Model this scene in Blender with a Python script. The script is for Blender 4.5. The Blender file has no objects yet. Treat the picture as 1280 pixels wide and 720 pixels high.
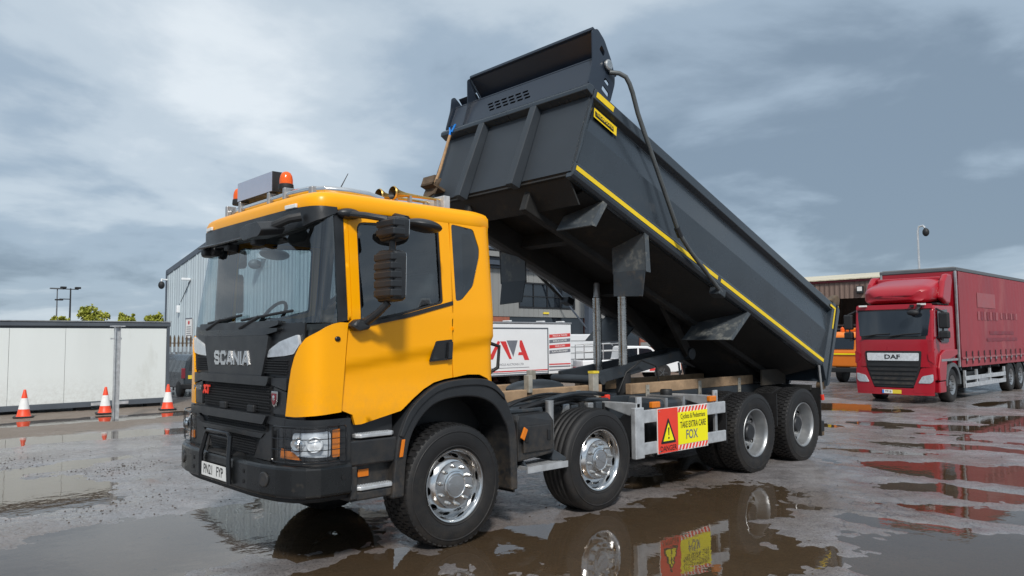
import bpy, bmesh, math, random
import numpy as np
from mathutils import Vector, Matrix
from mathutils.geometry import delaunay_2d_cdt
random.seed(7)
R = math.radians
SC = bpy.context.scene
COL = SC.collection

# ------------------------------------------------------------------ camera
cam_data = bpy.data.cameras.new('camera')
cam_data.sensor_width = 36.0
cam_data.lens = 945.3 / 1280 * 36.0
cam_data.clip_end = 3000
cam = bpy.data.objects.new('camera', cam_data)
COL.objects.link(cam)
_yaw, _pit, _rol = 0.75446, 0.06812, -0.0081
_fw = Vector((math.sin(_yaw) * math.cos(_pit), math.cos(_yaw) * math.cos(_pit), math.sin(_pit)))
_r = Vector((math.cos(_yaw), -math.sin(_yaw), 0))
_u = _r.cross(_fw)
_rr = math.cos(_rol) * _r + math.sin(_rol) * _u
_uu = -math.sin(_rol) * _r + math.cos(_rol) * _u
cam.matrix_world = Matrix(((_rr.x, _uu.x, -_fw.x, -4.210), (_rr.y, _uu.y, -_fw.y, -6.425), (_rr.z, _uu.z, -_fw.z, 1.783), (0, 0, 0, 1)))
SC.camera = cam

# ------------------------------------------------------------------ light
SUN = Vector((-0.73, -1.0, 1.15)).normalized()
world = bpy.data.worlds.new('World')
SC.world = world
world.use_nodes = True
wn, wl = world.node_tree.nodes, world.node_tree.links
wn.clear()
w_out = wn.new('ShaderNodeOutputWorld')
sky = wn.new('ShaderNodeTexSky')
sky.sky_type = 'NISHITA'
sky.sun_disc = False
sky.sun_elevation = math.asin(SUN.z)
sky.sun_rotation = math.atan2(SUN.x, SUN.y) % (2 * math.pi)
bg_sky = wn.new('ShaderNodeBackground')
bg_sky.inputs['Strength'].default_value = 0.10
wl.new(sky.outputs[0], bg_sky.inputs['Color'])
tc = wn.new('ShaderNodeTexCoord')
sep = wn.new('ShaderNodeSeparateXYZ')
wl.new(tc.outputs['Generated'], sep.inputs[0])


def wmath(op, a, b=None, c=None, clamp=False):
    n = wn.new('ShaderNodeMath')
    n.operation = op
    n.use_clamp = clamp
    for i, v in enumerate((a, b, c)):
        if v is None:
            continue
        if isinstance(v, (int, float)):
            n.inputs[i].default_value = v
        else:
            wl.new(v, n.inputs[i])
    return n.outputs[0]


zc = wmath('ADD', wmath('MAXIMUM', sep.outputs[2], 0.0), 0.17)
comb = wn.new('ShaderNodeCombineXYZ')
wl.new(wmath('DIVIDE', sep.outputs[0], zc), comb.inputs[0])
wl.new(wmath('DIVIDE', sep.outputs[1], zc), comb.inputs[1])


def wnoise(scale, detail, rough, dist, off):
    m = wn.new('ShaderNodeMapping')
    m.inputs['Location'].default_value = off
    wl.new(comb.outputs[0], m.inputs[0])
    n = wn.new('ShaderNodeTexNoise')
    n.inputs['Scale'].default_value = scale
    n.inputs['Detail'].default_value = detail
    n.inputs['Roughness'].default_value = rough
    n.inputs['Distortion'].default_value = dist
    wl.new(m.outputs[0], n.inputs['Vector'])
    return n.outputs[0]


CLOUD_OFF = (3.1, 7.4, 0.0)
big = wnoise(0.42, 3, 0.5, 0.3, CLOUD_OFF)
med = wnoise(1.15, 9, 0.53, 0.25, (9.3, 1.7, 2.0))
cl = wmath('ADD', wmath('MULTIPLY', big, 0.44), wmath('MULTIPLY', med, 0.60))
ramp = wn.new('ShaderNodeValToRGB')
ramp.color_ramp.interpolation = 'EASE'
e = ramp.color_ramp.elements
e[0].position, e[0].color = 0.40, (0.150, 0.200, 0.258, 1)
e[1].position, e[1].color = 0.66, (0.53, 0.575, 0.61, 1)
k = e.new(0.49); k.color = (0.245, 0.310, 0.380, 1)
k = e.new(0.57); k.color = (0.37, 0.43, 0.485, 1)
wl.new(cl, ramp.inputs[0])
bg_cloud = wn.new('ShaderNodeBackground')
bg_cloud.inputs['Strength'].default_value = 1.08
wl.new(ramp.outputs[0], bg_cloud.inputs['Color'])
wmix = wn.new('ShaderNodeMixShader')
wmix.inputs[0].default_value = 0.93
wl.new(bg_sky.outputs[0], wmix.inputs[1])
wl.new(bg_cloud.outputs[0], wmix.inputs[2])
wl.new(wmix.outputs[0], w_out.inputs['Surface'])

sun_data = bpy.data.lights.new('sun', 'SUN')
sun_data.energy = 2.3
sun_data.angle = R(8.0)
sun_data.color = (1.0, 0.955, 0.89)
sun = bpy.data.objects.new('sun', sun_data)
COL.objects.link(sun)
sun.location = (-8, -11, 13)
sun.rotation_euler = SUN.to_track_quat('Z', 'Y').to_euler()

SC.render.engine = 'CYCLES'
SC.cycles.use_denoising = True
SC.cycles.max_bounces = 8
SC.cycles.transparent_max_bounces = 16
SC.cycles.caustics_reflective = False
SC.cycles.caustics_refractive = False
SC.view_settings.view_transform = 'Standard'
SC.view_settings.look = 'None'
SC.view_settings.exposure = 0.48
SC.view_settings.gamma = 1.0
SC.view_settings.use_curve_mapping = False

# ------------------------------------------------------------------ materials
MATS = {}


def nd(m, t):
    return m.node_tree.nodes.new(t)


def lk(m, a, b):
    m.node_tree.links.new(a, b)


def noise_node(m, scale, detail=4, rough=0.55, stretch=None, dist=0.0):
    g = nd(m, 'ShaderNodeNewGeometry')
    v = g.outputs['Position']
    if stretch:
        mp = nd(m, 'ShaderNodeMapping')
        mp.inputs['Scale'].default_value = stretch
        lk(m, v, mp.inputs[0])
        v = mp.outputs[0]
    n = nd(m, 'ShaderNodeTexNoise')
    n.inputs['Scale'].default_value = scale
    n.inputs['Detail'].default_value = detail
    n.inputs['Roughness'].default_value = rough
    n.inputs['Distortion'].default_value = dist
    lk(m, v, n.inputs['Vector'])
    return n


def mapr(m, val, a, b, c=0.0, d=1.0):
    n = nd(m, 'ShaderNodeMapRange')
    n.inputs[1].default_value = a
    n.inputs[2].default_value = b
    n.inputs[3].default_value = c
    n.inputs[4].default_value = d
    lk(m, val, n.inputs[0])
    return n.outputs[0]


def mixc(m, fac, a, b):
    n = nd(m, 'ShaderNodeMix')
    n.data_type = 'RGBA'
    if isinstance(fac, (int, float)):
        n.inputs[0].default_value = fac
    else:
        lk(m, fac, n.inputs[0])
    for s, v in ((6, a), (7, b)):
        if isinstance(v, tuple):
            n.inputs[s].default_value = (*v[:3], 1)
        else:
            lk(m, v, n.inputs[s])
    return n.outputs[2]


def mat(name, col, rough=0.5, metal=0.0, var=0.12, scale=3.0, bump=0.0, bscale=60.0, coat=0.0, dirt=None, rvar=0.12, streak=False, spec=0.5):
    """procedural paint / plastic / metal: base colour with slow variation, optional dirt film with its own shape, fine bump"""
    if name in MATS:
        return MATS[name]
    m = bpy.data.materials.new(name)
    m.use_nodes = True
    b = m.node_tree.nodes['Principled BSDF']
    n = noise_node(m, scale, 5, 0.6, (1, 1, 0.25) if streak else None)
    lo = tuple(max(0, c * (1 - var)) for c in col)
    hi = tuple(min(1, c * (1 + var)) for c in col)
    c = mixc(m, mapr(m, n.outputs[0], 0.3, 0.7), lo, hi)
    r = mapr(m, n.outputs[0], 0.25, 0.75, max(0.02, rough - rvar), min(1, rough + rvar))
    if dirt:
        dcol, amt, dsc = dirt
        n2 = noise_node(m, dsc, 8, 0.68, (1, 1, 0.3) if streak else None)
        f = mapr(m, n2.outputs[0], 0.68 - 0.3 * amt, 0.80 - 0.2 * amt, 0, min(0.9, 0.35 + amt))
        c = mixc(m, f, c, dcol)
        mx = nd(m, 'ShaderNodeMix')
        lk(m, f, mx.inputs[0]); lk(m, r, mx.inputs[2]); mx.inputs[3].default_value = 0.85
        r = mx.outputs[0]
    lk(m, c, b.inputs['Base Color'])
    lk(m, r, b.inputs['Roughness'])
    b.inputs['Metallic'].default_value = metal
    b.inputs['Specular IOR Level'].default_value = spec
    if coat:
        b.inputs['Coat Weight'].default_value = coat
        b.inputs['Coat Roughness'].default_value = 0.06
    if bump:
        n3 = noise_node(m, bscale, 3, 0.6)
        bp = nd(m, 'ShaderNodeBump')
        bp.inputs['Strength'].default_value = bump
        bp.inputs['Distance'].default_value = 0.01
        lk(m, n3.outputs[0], bp.inputs['Height'])
        lk(m, bp.outputs[0], b.inputs['Normal'])
    MATS[name] = m
    return m


def schlick(m, f0):
    """two-sided Fresnel reflectance"""
    lw = nd(m, 'ShaderNodeLayerWeight')
    lw.inputs['Blend'].default_value = 0.5
    p = nd(m, 'ShaderNodeMath'); p.operation = 'POWER'
    lk(m, lw.outputs['Facing'], p.inputs[0]); p.inputs[1].default_value = 5.0
    q = nd(m, 'ShaderNodeMath'); q.operation = 'MULTIPLY_ADD'; q.use_clamp = True
    lk(m, p.outputs[0], q.inputs[0]); q.inputs[1].default_value = 1 - f0; q.inputs[2].default_value = f0
    return q.outputs[0]


def glass(name, tint, refl_rough=0.02, f0=0.08):
    m = bpy.data.materials.new(name)
    m.use_nodes = True
    nt = m.node_tree
    nt.nodes.clear()
    o = nd(m, 'ShaderNodeOutputMaterial')
    t = nd(m, 'ShaderNodeBsdfTransparent')
    t.inputs[0].default_value = (*tint, 1)
    g = nd(m, 'ShaderNodeBsdfGlossy')
    g.inputs['Roughness'].default_value = refl_rough
    bo = schlick(m, f0)
    x = nd(m, 'ShaderNodeMixShader')
    lk(m, bo, x.inputs[0]); lk(m, t.outputs[0], x.inputs[1]); lk(m, g.outputs[0], x.inputs[2])
    lk(m, x.outputs[0], o.inputs['Surface'])
    MATS[name] = m
    return m


def corrugated(name, col, period, axis, depth=0.03, rough=0.45, var=0.06):
    """profiled steel cladding: ribs as fine relief along one world axis"""
    m = mat(name, col, rough, 0.0, var, 0.35, dirt=((col[0] * .6, col[1] * .6, col[2] * .58), .25, 0.5), streak=True)
    b = m.node_tree.nodes['Principled BSDF']
    g = nd(m, 'ShaderNodeNewGeometry')
    s = nd(m, 'ShaderNodeSeparateXYZ')
    lk(m, g.outputs['Position'], s.inputs[0])
    mm = nd(m, 'ShaderNodeMath'); mm.operation = 'MULTIPLY'
    lk(m, s.outputs[axis], mm.inputs[0]); mm.inputs[1].default_value = 2 * math.pi / period
    si = nd(m, 'ShaderNodeMath'); si.operation = 'SINE'
    lk(m, mm.outputs[0], si.inputs[0])
    h = mapr(m, si.outputs[0], -0.5, 0.5)
    bp = nd(m, 'ShaderNodeBump')
    bp.inputs['Distance'].default_value = depth
    bp.inputs['Strength'].default_value = 0.9
    lk(m, h, bp.inputs['Height']); lk(m, bp.outputs[0], b.inputs['Normal'])
    return m


MUD = (0.12, 0.095, 0.07)
mat('yellow_paint', (0.95, 0.40, 0.0), 0.32, 0, 0.03, 1.2, coat=0.0, rvar=0.05, spec=0.38)
mat('black_plastic', (0.018, 0.020, 0.023), 0.40, 0, 0.2, 4, bump=0.12, bscale=500, dirt=(MUD, .12, 3))
mat('soft_black', (0.012, 0.013, 0.015), 0.6, 0, 0.2, 4)
mat('gloss_black', (0.010, 0.011, 0.013), 0.2, 0, 0.1, 4)
mat('mesh_black', (0.006, 0.006, 0.007), 0.7, 0, 0.2, 4)
mat('chassis_grey', (0.035, 0.043, 0.052), 0.5, 0.1, 0.25, 3, dirt=(MUD, .35, 3.5), bump=0.1, bscale=120)
mat('body_grey', (0.030, 0.040, 0.052), 0.27, 0.0, 0.16, 1.5, dirt=((0.075, 0.08, 0.085), .22, 2.3), rvar=0.09, coat=0.2)
mat('body_grey_smooth', (0.022, 0.032, 0.050), 0.33, 0.0, 0.08, 1.5, rvar=0.06)
mat('headboard_grey', (0.028, 0.036, 0.046), 0.5, 0.0, 0.16, 1.5, dirt=((0.075, 0.08, 0.085), .2, 2.3), rvar=0.06)
mat('underside', (0.018, 0.018, 0.018), 0.72, 0, 0.4, 2, dirt=((0.07, 0.055, 0.042), .4, 2.2), bump=0.3, bscale=30)
mat('muddy_panel', (0.040, 0.034, 0.027), 0.75, 0, 0.35, 4, dirt=((0.085, 0.065, 0.045), .35, 5))
mat('worn_guard', (0.075, 0.088, 0.10), 0.5, 0.2, 0.2, 3, dirt=((0.28, 0.28, 0.25), .5, 4.5))
mat('rubber', (0.009, 0.009, 0.010), 0.62, 0, 0.3, 5, bump=0.25, bscale=90, dirt=((0.045, 0.04, 0.034), .25, 4))
mat('chrome', (0.72, 0.72, 0.72), 0.16, 1.0, 0.06, 8, rvar=0.06)
mat('silver_rim', (0.34, 0.35, 0.36), 0.40, 0.8, 0.1, 6, dirt=((0.16, 0.14, 0.12), .2, 9))
mat('galvanised', (0.60, 0.62, 0.64), 0.40, 0.55, 0.2, 9, bump=0.1, bscale=200)
mat('dull_aluminium', (0.42, 0.43, 0.44), 0.42, 0.7, 0.15, 6)
mat('timber', (0.34, 0.23, 0.14), 0.8, 0, 0.35, 5, bump=0.3, bscale=25, dirt=((0.10, 0.08, 0.065), .35, 3))
mat('zinc_bracket', (0.42, 0.40, 0.35), 0.55, 0.4, 0.25, 10)
mat('amber', (0.70, 0.19, 0.012), 0.25, 0, 0.06, 10)
mat('beacon_orange', (0.80, 0.12, 0.01), 0.18, 0, 0.08, 10)
mat('sign_yellow', (0.93, 0.85, 0.005), 0.5, 0, 0.03, 4, rvar=0.06)
mat('tape_yellow', (0.85, 0.60, 0.01), 0.45, 0, 0.08, 6, dirt=((0.30, 0.25, 0.1), .2, 6))
mat('sign_red', (0.80, 0.055, 0.03), 0.5, 0, 0.05, 4, rvar=0.06)
mat('sign_white', (0.80, 0.80, 0.78), 0.45, 0, 0.04, 4)
mat('ink', (0.01, 0.01, 0.012), 0.5, 0, 0.1, 4)
mat('white_paint', (0.78, 0.80, 0.82), 0.35, 0, 0.03, 1, coat=0.2, dirt=((0.5, 0.5, 0.47), .12, 1.5))
mat('cabin_white', (0.74, 0.78, 0.77), 0.45, 0, 0.05, .6, dirt=((0.52, 0.54, 0.50), .2, .9), streak=True)
mat('cabin_trim', (0.085, 0.10, 0.12), 0.45, 0, 0.1, 2)
mat('cone_orange', (0.85, 0.07, 0.02), 0.45, 0, 0.08, 4, dirt=((0.35, 0.08, 0.05), .25, 7))
mat('cone_white', (0.80, 0.80, 0.79), 0.4, 0, 0.05, 6, dirt=((0.5, 0.46, 0.42), .2, 7))
mat('dark_metal', (0.03, 0.032, 0.036), 0.45, 0.4, 0.2, 6)
mat('rust', (0.115, 0.08, 0.05), 0.75, 0.1, 0.4, 12, bump=0.4, bscale=40)
mat('wood_handle', (0.36, 0.22, 0.11), 0.6, 0, 0.25, 18)
mat('blue_plastic', (0.02, 0.22, 0.70), 0.35, 0, 0.1, 9)
mat('brass', (0.65, 0.42, 0.13), 0.3, 0.9, 0.12, 9)
mat('steel_bright', (0.50, 0.50, 0.49), 0.28, 0.9, 0.2, 14, dirt=((0.10, 0.085, 0.07), .3, 10))
mat('red_truck', (0.36, 0.008, 0.020), 0.3, 0, 0.05, 1, coat=0.25, rvar=0.05)
mat('red_curtain', (0.29, 0.045, 0.058), 0.6, 0, 0.12, .9, dirt=((0.34, 0.12, 0.125), .45, 1.1), streak=True)
mat('dark_red_print', (0.20, 0.022, 0.034), 0.5, 0, 0.12, 3)
mat('pale_red_print', (0.33, 0.085, 0.095), 0.5, 0, 0.08, 3)
mat('orange_truck', (0.82, 0.21, 0.015), 0.35, 0, 0.06, 1, coat=0.3)
mat('brick_red', (0.33, 0.11, 0.07), 0.8, 0, 0.25, 6)
mat('fascia_grey', (0.25, 0.255, 0.25), 0.5, 0, 0.05, .5, streak=True)
mat('window_dark', (0.012, 0.016, 0.022), 0.05, 0, 0.1, .5, rvar=0.02, spec=1.0)
mat('steel_blue_grey', (0.06, 0.075, 0.10), 0.4, 0, 0.1, 2)
mat('lens_clear', (0.74, 0.77, 0.80), 0.15, 0.25, 0.15, 18)
mat('led_face', (0.36, 0.41, 0.53), 0.2, 0, 0.05, 4)
mat('skin_seat', (0.03, 0.032, 0.035), 0.8, 0, 0.15, 8)
mat('bark', (0.09, 0.07, 0.05), 0.9, 0, 0.3, 6)
mat('lamp_grey', (0.13, 0.14, 0.15), 0.5, 0.3, 0.1, 3)
mat('text_silver', (0.68, 0.69, 0.70), 0.2, 0.9, 0.05, 6)
mat('grey_print', (0.16, 0.17, 0.20), 0.5, 0, 0.05, 4)
mat('logo_red', (0.62, 0.04, 0.04), 0.45, 0, 0.05, 4)
mat('van_black', (0.035, 0.045, 0.055), 0.25, 0, 0.05, 2, coat=0.4)
mat('number_yellow', (0.78, 0.60, 0.05), 0.5, 0, 0.05, 6)


def road_spray(m, z0, z1, amt):
    # dried splash marks with a ragged upper edge on the lower panels
    b = m.node_tree.nodes['Principled BSDF']
    src = b.inputs['Base Color'].links[0].from_socket
    g = nd(m, 'ShaderNodeNewGeometry'); s = nd(m, 'ShaderNodeSeparateXYZ')
    lk(m, g.outputs['Position'], s.inputs[0])
    n = noise_node(m, 9, 8, 0.75)
    q = nd(m, 'ShaderNodeMath'); q.operation = 'MULTIPLY'
    lk(m, mapr(m, s.outputs[2], z1, z0), q.inputs[0]); lk(m, mapr(m, n.outputs[0], .40, .72, 0, amt), q.inputs[1])
    lk(m, mixc(m, q.outputs[0], src, (0.20, 0.15, 0.10)), b.inputs['Base Color'])


road_spray(MATS['yellow_paint'], 1.15, 1.6, .22)
road_spray(MATS['black_plastic'], .35, 1.1, .5)
road_spray(MATS['rubber'], .0, .9, .12)
road_spray(MATS['cabin_white'], .2, 1.0, .35)
glass('cab_glass', (0.66, 0.75, 0.78), f0=0.15)
glass('dark_glass', (0.30, 0.34, 0.36), f0=0.13)
glass('lens_glass', (0.9, 0.92, 0.94))
corrugated('clad_blue', (0.36, 0.46, 0.52), 0.45, 0)
corrugated('clad_brown', (0.20, 0.14, 0.115), 0.30, 1)
corrugated('roof_cream', (0.62, 0.56, 0.42), 0.6, 1)


def foliage_material(name, c1, c2):
    m = mat(name, c1, 0.6, 0, 0.35, 2.5)
    b = m.node_tree.nodes['Principled BSDF']
    n = noise_node(m, 1.3, 4)
    lk(m, mixc(m, mapr(m, n.outputs[0], .35, .65), c1, c2), b.inputs['Base Color'])
    b.inputs['Subsurface Weight'].default_value = 0.0
    return m


foliage_material('leaf', (0.26, 0.29, 0.03), (0.36, 0.36, 0.05))

# ------------------------------------------------------------------ mesh helpers
WM = {}


def setp(o, label=None, category=None, group=None, kind=None):
    if label: o['label'] = label
    if category: o['category'] = category
    if group: o['group'] = group
    if kind: o['kind'] = kind
    return o


def thing(name, loc, label, category, group=None, rz=0.0):
    o = bpy.data.objects.new(name, None)
    COL.objects.link(o)
    o.location = loc
    o.rotation_euler = (0, 0, rz)
    o.empty_display_size = 0.2
    WM[o] = Matrix.Translation(loc) @ Matrix.Rotation(rz, 4, 'Z')
    return setp(o, label, category, group)


def link_mesh(name, me, m, parent=None, local=False, bevel=0.0, solid=0.0, seg=2, kind=None):
    o = bpy.data.objects.new(name, me)
    COL.objects.link(o)
    if m is not None:
        me.materials.append(MATS[m] if isinstance(m, str) else m)
    if parent is not None:
        o.parent = parent
        if not local:
            o.matrix_parent_inverse = WM.get(parent, Matrix.Identity(4)).inverted()
    if solid:
        s = o.modifiers.new('thickness', 'SOLIDIFY')
        s.thickness = solid
        s.offset = -1
    if bevel:
        b = o.modifiers.new('edge', 'BEVEL')
        b.width = bevel
        b.segments = seg
        b.limit_method = 'ANGLE'
        b.angle_limit = R(35)
        b.harden_normals = False
    if len(me.polygons) and any(p.use_smooth for p in me.polygons) and not bevel:
        es = o.modifiers.new('crisp', 'EDGE_SPLIT')
        es.split_angle = R(34)
    if kind: o['kind'] = kind
    return o


class MB:
    def __init__(s):
        s.v, s.f, s.sm = [], [], []

    def add(s, verts, faces, smooth=False):
        k = len(s.v)
        s.v += [tuple(v) for v in verts]
        s.f += [tuple(i + k for i in f) for f in faces]
        s.sm += [smooth] * len(faces)
        return s

    def box(s, x0, x1, y0, y1, z0, z1):
        if x0 > x1: x0, x1 = x1, x0
        if y0 > y1: y0, y1 = y1, y0
        if z0 > z1: z0, z1 = z1, z0
        v = [(x0, y0, z0), (x1, y0, z0), (x1, y1, z0), (x0, y1, z0), (x0, y0, z1), (x1, y0, z1), (x1, y1, z1), (x0, y1, z1)]
        return s.add(v, [(0, 3, 2, 1), (4, 5, 6, 7), (0, 1, 5, 4), (1, 2, 6, 5), (2, 3, 7, 6), (3, 0, 4, 7)])

    def prism(s, poly, vec, smooth=False):
        """closed 3-D polygon swept along vec"""
        n = len(poly)
        a = [Vector(p) for p in poly]
        nv = Vector((0, 0, 0))
        for i in range(n):
            nv += a[i].cross(a[(i + 1) % n])
        vec = Vector(vec)
        if nv.dot(vec) > 0:
            a.reverse()
        b = [p + vec for p in a]
        f = [tuple(range(n)), tuple(range(2 * n - 1, n - 1, -1))]
        f += [((i + 1) % n, i, n + i, n + (i + 1) % n) for i in range(n)]
        k = len(s.v)
        s.v += [tuple(v) for v in a + b]
        s.f += [tuple(i + k for i in q) for q in f]
        s.sm += [False, False] + [smooth] * n
        return s

    def bar(s, p, q, w, h, up=(0, 0, 1)):
        """rectangular bar from p to q, w across, h along up"""
        p, q = Vector(p), Vector(q)
        d = (q - p).normalized()
        u = Vector(up)
        r = d.cross(u).normalized()
        u = r.cross(d)
        poly = [p + r * w / 2 * a + u * h / 2 * b for a, b in ((-1, -1), (1, -1), (1, 1), (-1, 1))]
        return s.prism(poly, q - p)

    def tube(s, path, r, n=10, caps=True, closed=False):
        P = [Vector(p) for p in path]
        rs = r if isinstance(r, (list, tuple)) else [r] * len(P)
        rings = []
        d0 = (P[1] - P[0]).normalized()
        ref = Vector((0, 0, 1)) if abs(d0.z) < 0.9 else Vector((1, 0, 0))
        u = d0.cross(ref).normalized()
        m = len(P)
        for i in range(m):
            if closed: d = (P[(i + 1) % m] - P[i - 1]).normalized()
            elif i == 0: d = d0
            elif i == m - 1: d = (P[i] - P[i - 1]).normalized()
            else: d = ((P[i + 1] - P[i]).normalized() + (P[i] - P[i - 1]).normalized()).normalized()
            u = (u - d * u.dot(d)).normalized()
            w = d.cross(u)
            rings.append([P[i] + (u * math.cos(2 * math.pi * j / n) + w * math.sin(2 * math.pi * j / n)) * rs[i] for j in range(n)])
        v = [p for g in rings for p in g]
        f = []
        for i in range(m if closed else m - 1):
            for j in range(n):
                i2 = (i + 1) % m
                f.append((i * n + j, i * n + (j + 1) % n, i2 * n + (j + 1) % n, i2 * n + j))
        s.add(v, f, True)
        if caps and not closed:
            k = len(s.v) - len(v)
            s.f += [tuple(k + j for j in range(n - 1, -1, -1)), tuple(k + (m - 1) * n + j for j in range(n))]
            s.sm += [False, False]
        return s

    def lathe(s, prof, c=(0, 0, 0), axis='Y', n=32, smooth=True, a0=0.0, a1=2 * math.pi):
        """prof: (along axis, radius) list"""
        full = abs(a1 - a0 - 2 * math.pi) < 1e-6
        cnt = n if full else n + 1
        v, f = [], []
        for (h, r) in prof:
            for j in range(cnt):
                a = a0 + (a1 - a0) * j / n
                x, y = r * math.cos(a), r * math.sin(a)
                p = {'Y': (x, h, y), 'Z': (x, y, h), 'X': (h, x, y)}[axis]
                v.append((p[0] + c[0], p[1] + c[1], p[2] + c[2]))
        for i in range(len(prof) - 1):
            for j in range(n):
                j2 = (j + 1) % cnt
                f.append((i * cnt + j, i * cnt + j2, (i + 1) * cnt + j2, (i + 1) * cnt + j))
        return s.add(v, f, smooth)

    def sphere(s, c, rx, ry, rz, n=16, m=10, zmin=-1.0):
        prof = []
        for i in range(m + 1):
            a = -math.pi / 2 + math.pi * i / m
            z = math.sin(a)
            if z < zmin: continue
            prof.append((z, max(1e-4, math.cos(a))))
        k = len(s.v)
        s.lathe(prof, (0, 0, 0), 'Z', n)
        for i in range(k, len(s.v)):
            x, y, z = s.v[i]
            s.v[i] = (c[0] + x * rx, c[1] + y * ry, c[2] + z * rz)
        return s

    def xf(s, fn, k=0):
        for i in range(k, len(s.v)):
            s.v[i] = tuple(fn(*s.v[i]))
        return s

    def mesh(s, name):
        me = bpy.data.meshes.new(name)
        me.from_pydata(s.v, [], s.f)
        me.polygons.foreach_set('use_smooth', s.sm)
        bm = bmesh.new(); bm.from_mesh(me)
        bmesh.ops.recalc_face_normals(bm, faces=bm.faces)
        bm.to_mesh(me); bm.free()
        me.update()
        return me

    def build(s, name, m, parent=None, **kw):
        return link_mesh(name, s.mesh(name), m, parent, **kw)


def inside(px, py, loop):
    c = np.zeros(len(px), bool)
    L = np.asarray(loop)
    j = len(L) - 1
    for i in range(len(L)):
        xi, yi, xj, yj = L[i, 0], L[i, 1], L[j, 0], L[j, 1]
        if yi != yj:
            c ^= ((yi > py) != (yj > py)) & (px < (xj - xi) * (py - yi) / (yj - yi) + xi)
        j = i
    return c


def densify(loop, step):
    out = []
    n = len(loop)
    for i in range(n):
        a, b = np.array(loop[i], float), np.array(loop[(i + 1) % n], float)
        k = max(1, int(math.ceil(np.linalg.norm(b - a) / step)))
        out += [tuple(a + (b - a) * t / k) for t in range(k)]
    return out


def rounded(loop, r, n=5):
    """round the corners of a closed 2-D polygon"""
    out = []
    m = len(loop)
    rs = r if isinstance(r, (list, tuple)) else [r] * m
    for i in range(m):
        p0, p1, p2 = (np.array(loop[(i + k) % m], float) for k in (-1, 0, 1))
        a, b = p0 - p1, p2 - p1
        la, lb = np.linalg.norm(a), np.linalg.norm(b)
        q = min(rs[i], la * .45, lb * .45)
        if q <= 1e-5:
            out.append(tuple(p1)); continue
        s, e_ = p1 + a / la * q, p1 + b / lb * q
        for t in range(n + 1):
            t /= n
            out.append(tuple((1 - t) ** 2 * s + 2 * t * (1 - t) * p1 + t * t * e_))
    return out


def curve2(pts, n=4):
    """smooth open 2-D polyline through its points"""
    P = [np.array(p, float) for p in pts]
    P = [2 * P[0] - P[1]] + P + [2 * P[-1] - P[-2]]
    out = []
    for i in range(1, len(P) - 2):
        for k in range(n):
            t = k / n
            a, b, c, d = P[i - 1:i + 3]
            out.append(tuple(.5 * (2 * b + (c - a) * t + (2 * a - 5 * b + 4 * c - d) * t * t + (3 * b - a - 3 * c + d) * t ** 3)))
    out.append(tuple(P[-2]))
    return out


def panel(name, outer, holes, fmap, m, parent=None, step=0.05, solid=0.02, out_dir=None, smooth=True, bevel=0.0, local=False):
    """a curved sheet: 2-D outline with holes, triangulated and mapped to 3-D by fmap(a, b) on arrays"""
    loops = [densify(outer, step)] + [densify(h, step) for h in holes]
    pts, edges = [], []
    for L in loops:
        k = len(pts)
        pts += L
        edges += [(k + i, k + (i + 1) % len(L)) for i in range(len(L))]
    B = np.array(pts)
    lo, hi = B.min(0), B.max(0)
    gx, gy = np.meshgrid(np.arange(lo[0] + step * .5, hi[0], step), np.arange(lo[1] + step * .5, hi[1], step))
    gx, gy = gx.ravel(), gy.ravel()
    ok = inside(gx, gy, loops[0])
    for L in loops[1:]:
        ok &= ~inside(gx, gy, L)
    gx, gy = gx[ok], gy[ok]
    if len(gx):
        d = np.full(len(gx), 1e9)
        for b in B:
            d = np.minimum(d, (gx - b[0]) ** 2 + (gy - b[1]) ** 2)
        keep = d > (0.45 * step) ** 2
        pts += list(zip(gx[keep], gy[keep]))
    vo, eo, fo, *_ = delaunay_2d_cdt([Vector((float(a), float(b))) for a, b in pts], edges, [], 0, 1e-5)
    V = np.array([tuple(v) for v in vo])
    F = np.array([tuple(f) for f in fo])
    c = V[F].mean(1)
    ok = inside(c[:, 0], c[:, 1], loops[0])
    for L in loops[1:]:
        ok &= ~inside(c[:, 0], c[:, 1], L)
    F = F[ok]
    X, Y, Z = fmap(V[:, 0], V[:, 1])
    me = bpy.data.meshes.new(name)
    me.from_pydata([tuple(map(float, p)) for p in zip(X, Y, Z)], [], [tuple(map(int, f)) for f in F])
    if smooth:
        me.polygons.foreach_set('use_smooth', [True] * len(F))
    bm = bmesh.new(); bm.from_mesh(me)
    bmesh.ops.delete(bm, geom=[v for v in bm.verts if not v.link_faces], context='VERTS')
    bmesh.ops.recalc_face_normals(bm, faces=bm.faces)
    if out_dir is not None:
        s = sum((f.normal * f.calc_area()).dot(Vector(out_dir)) for f in bm.faces)
        if s < 0:
            bmesh.ops.reverse_faces(bm, faces=bm.faces)
    bm.to_mesh(me); bm.free()
    return link_mesh(name, me, m, parent, solid=solid, bevel=bevel, local=local)


_TXT = {}


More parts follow.
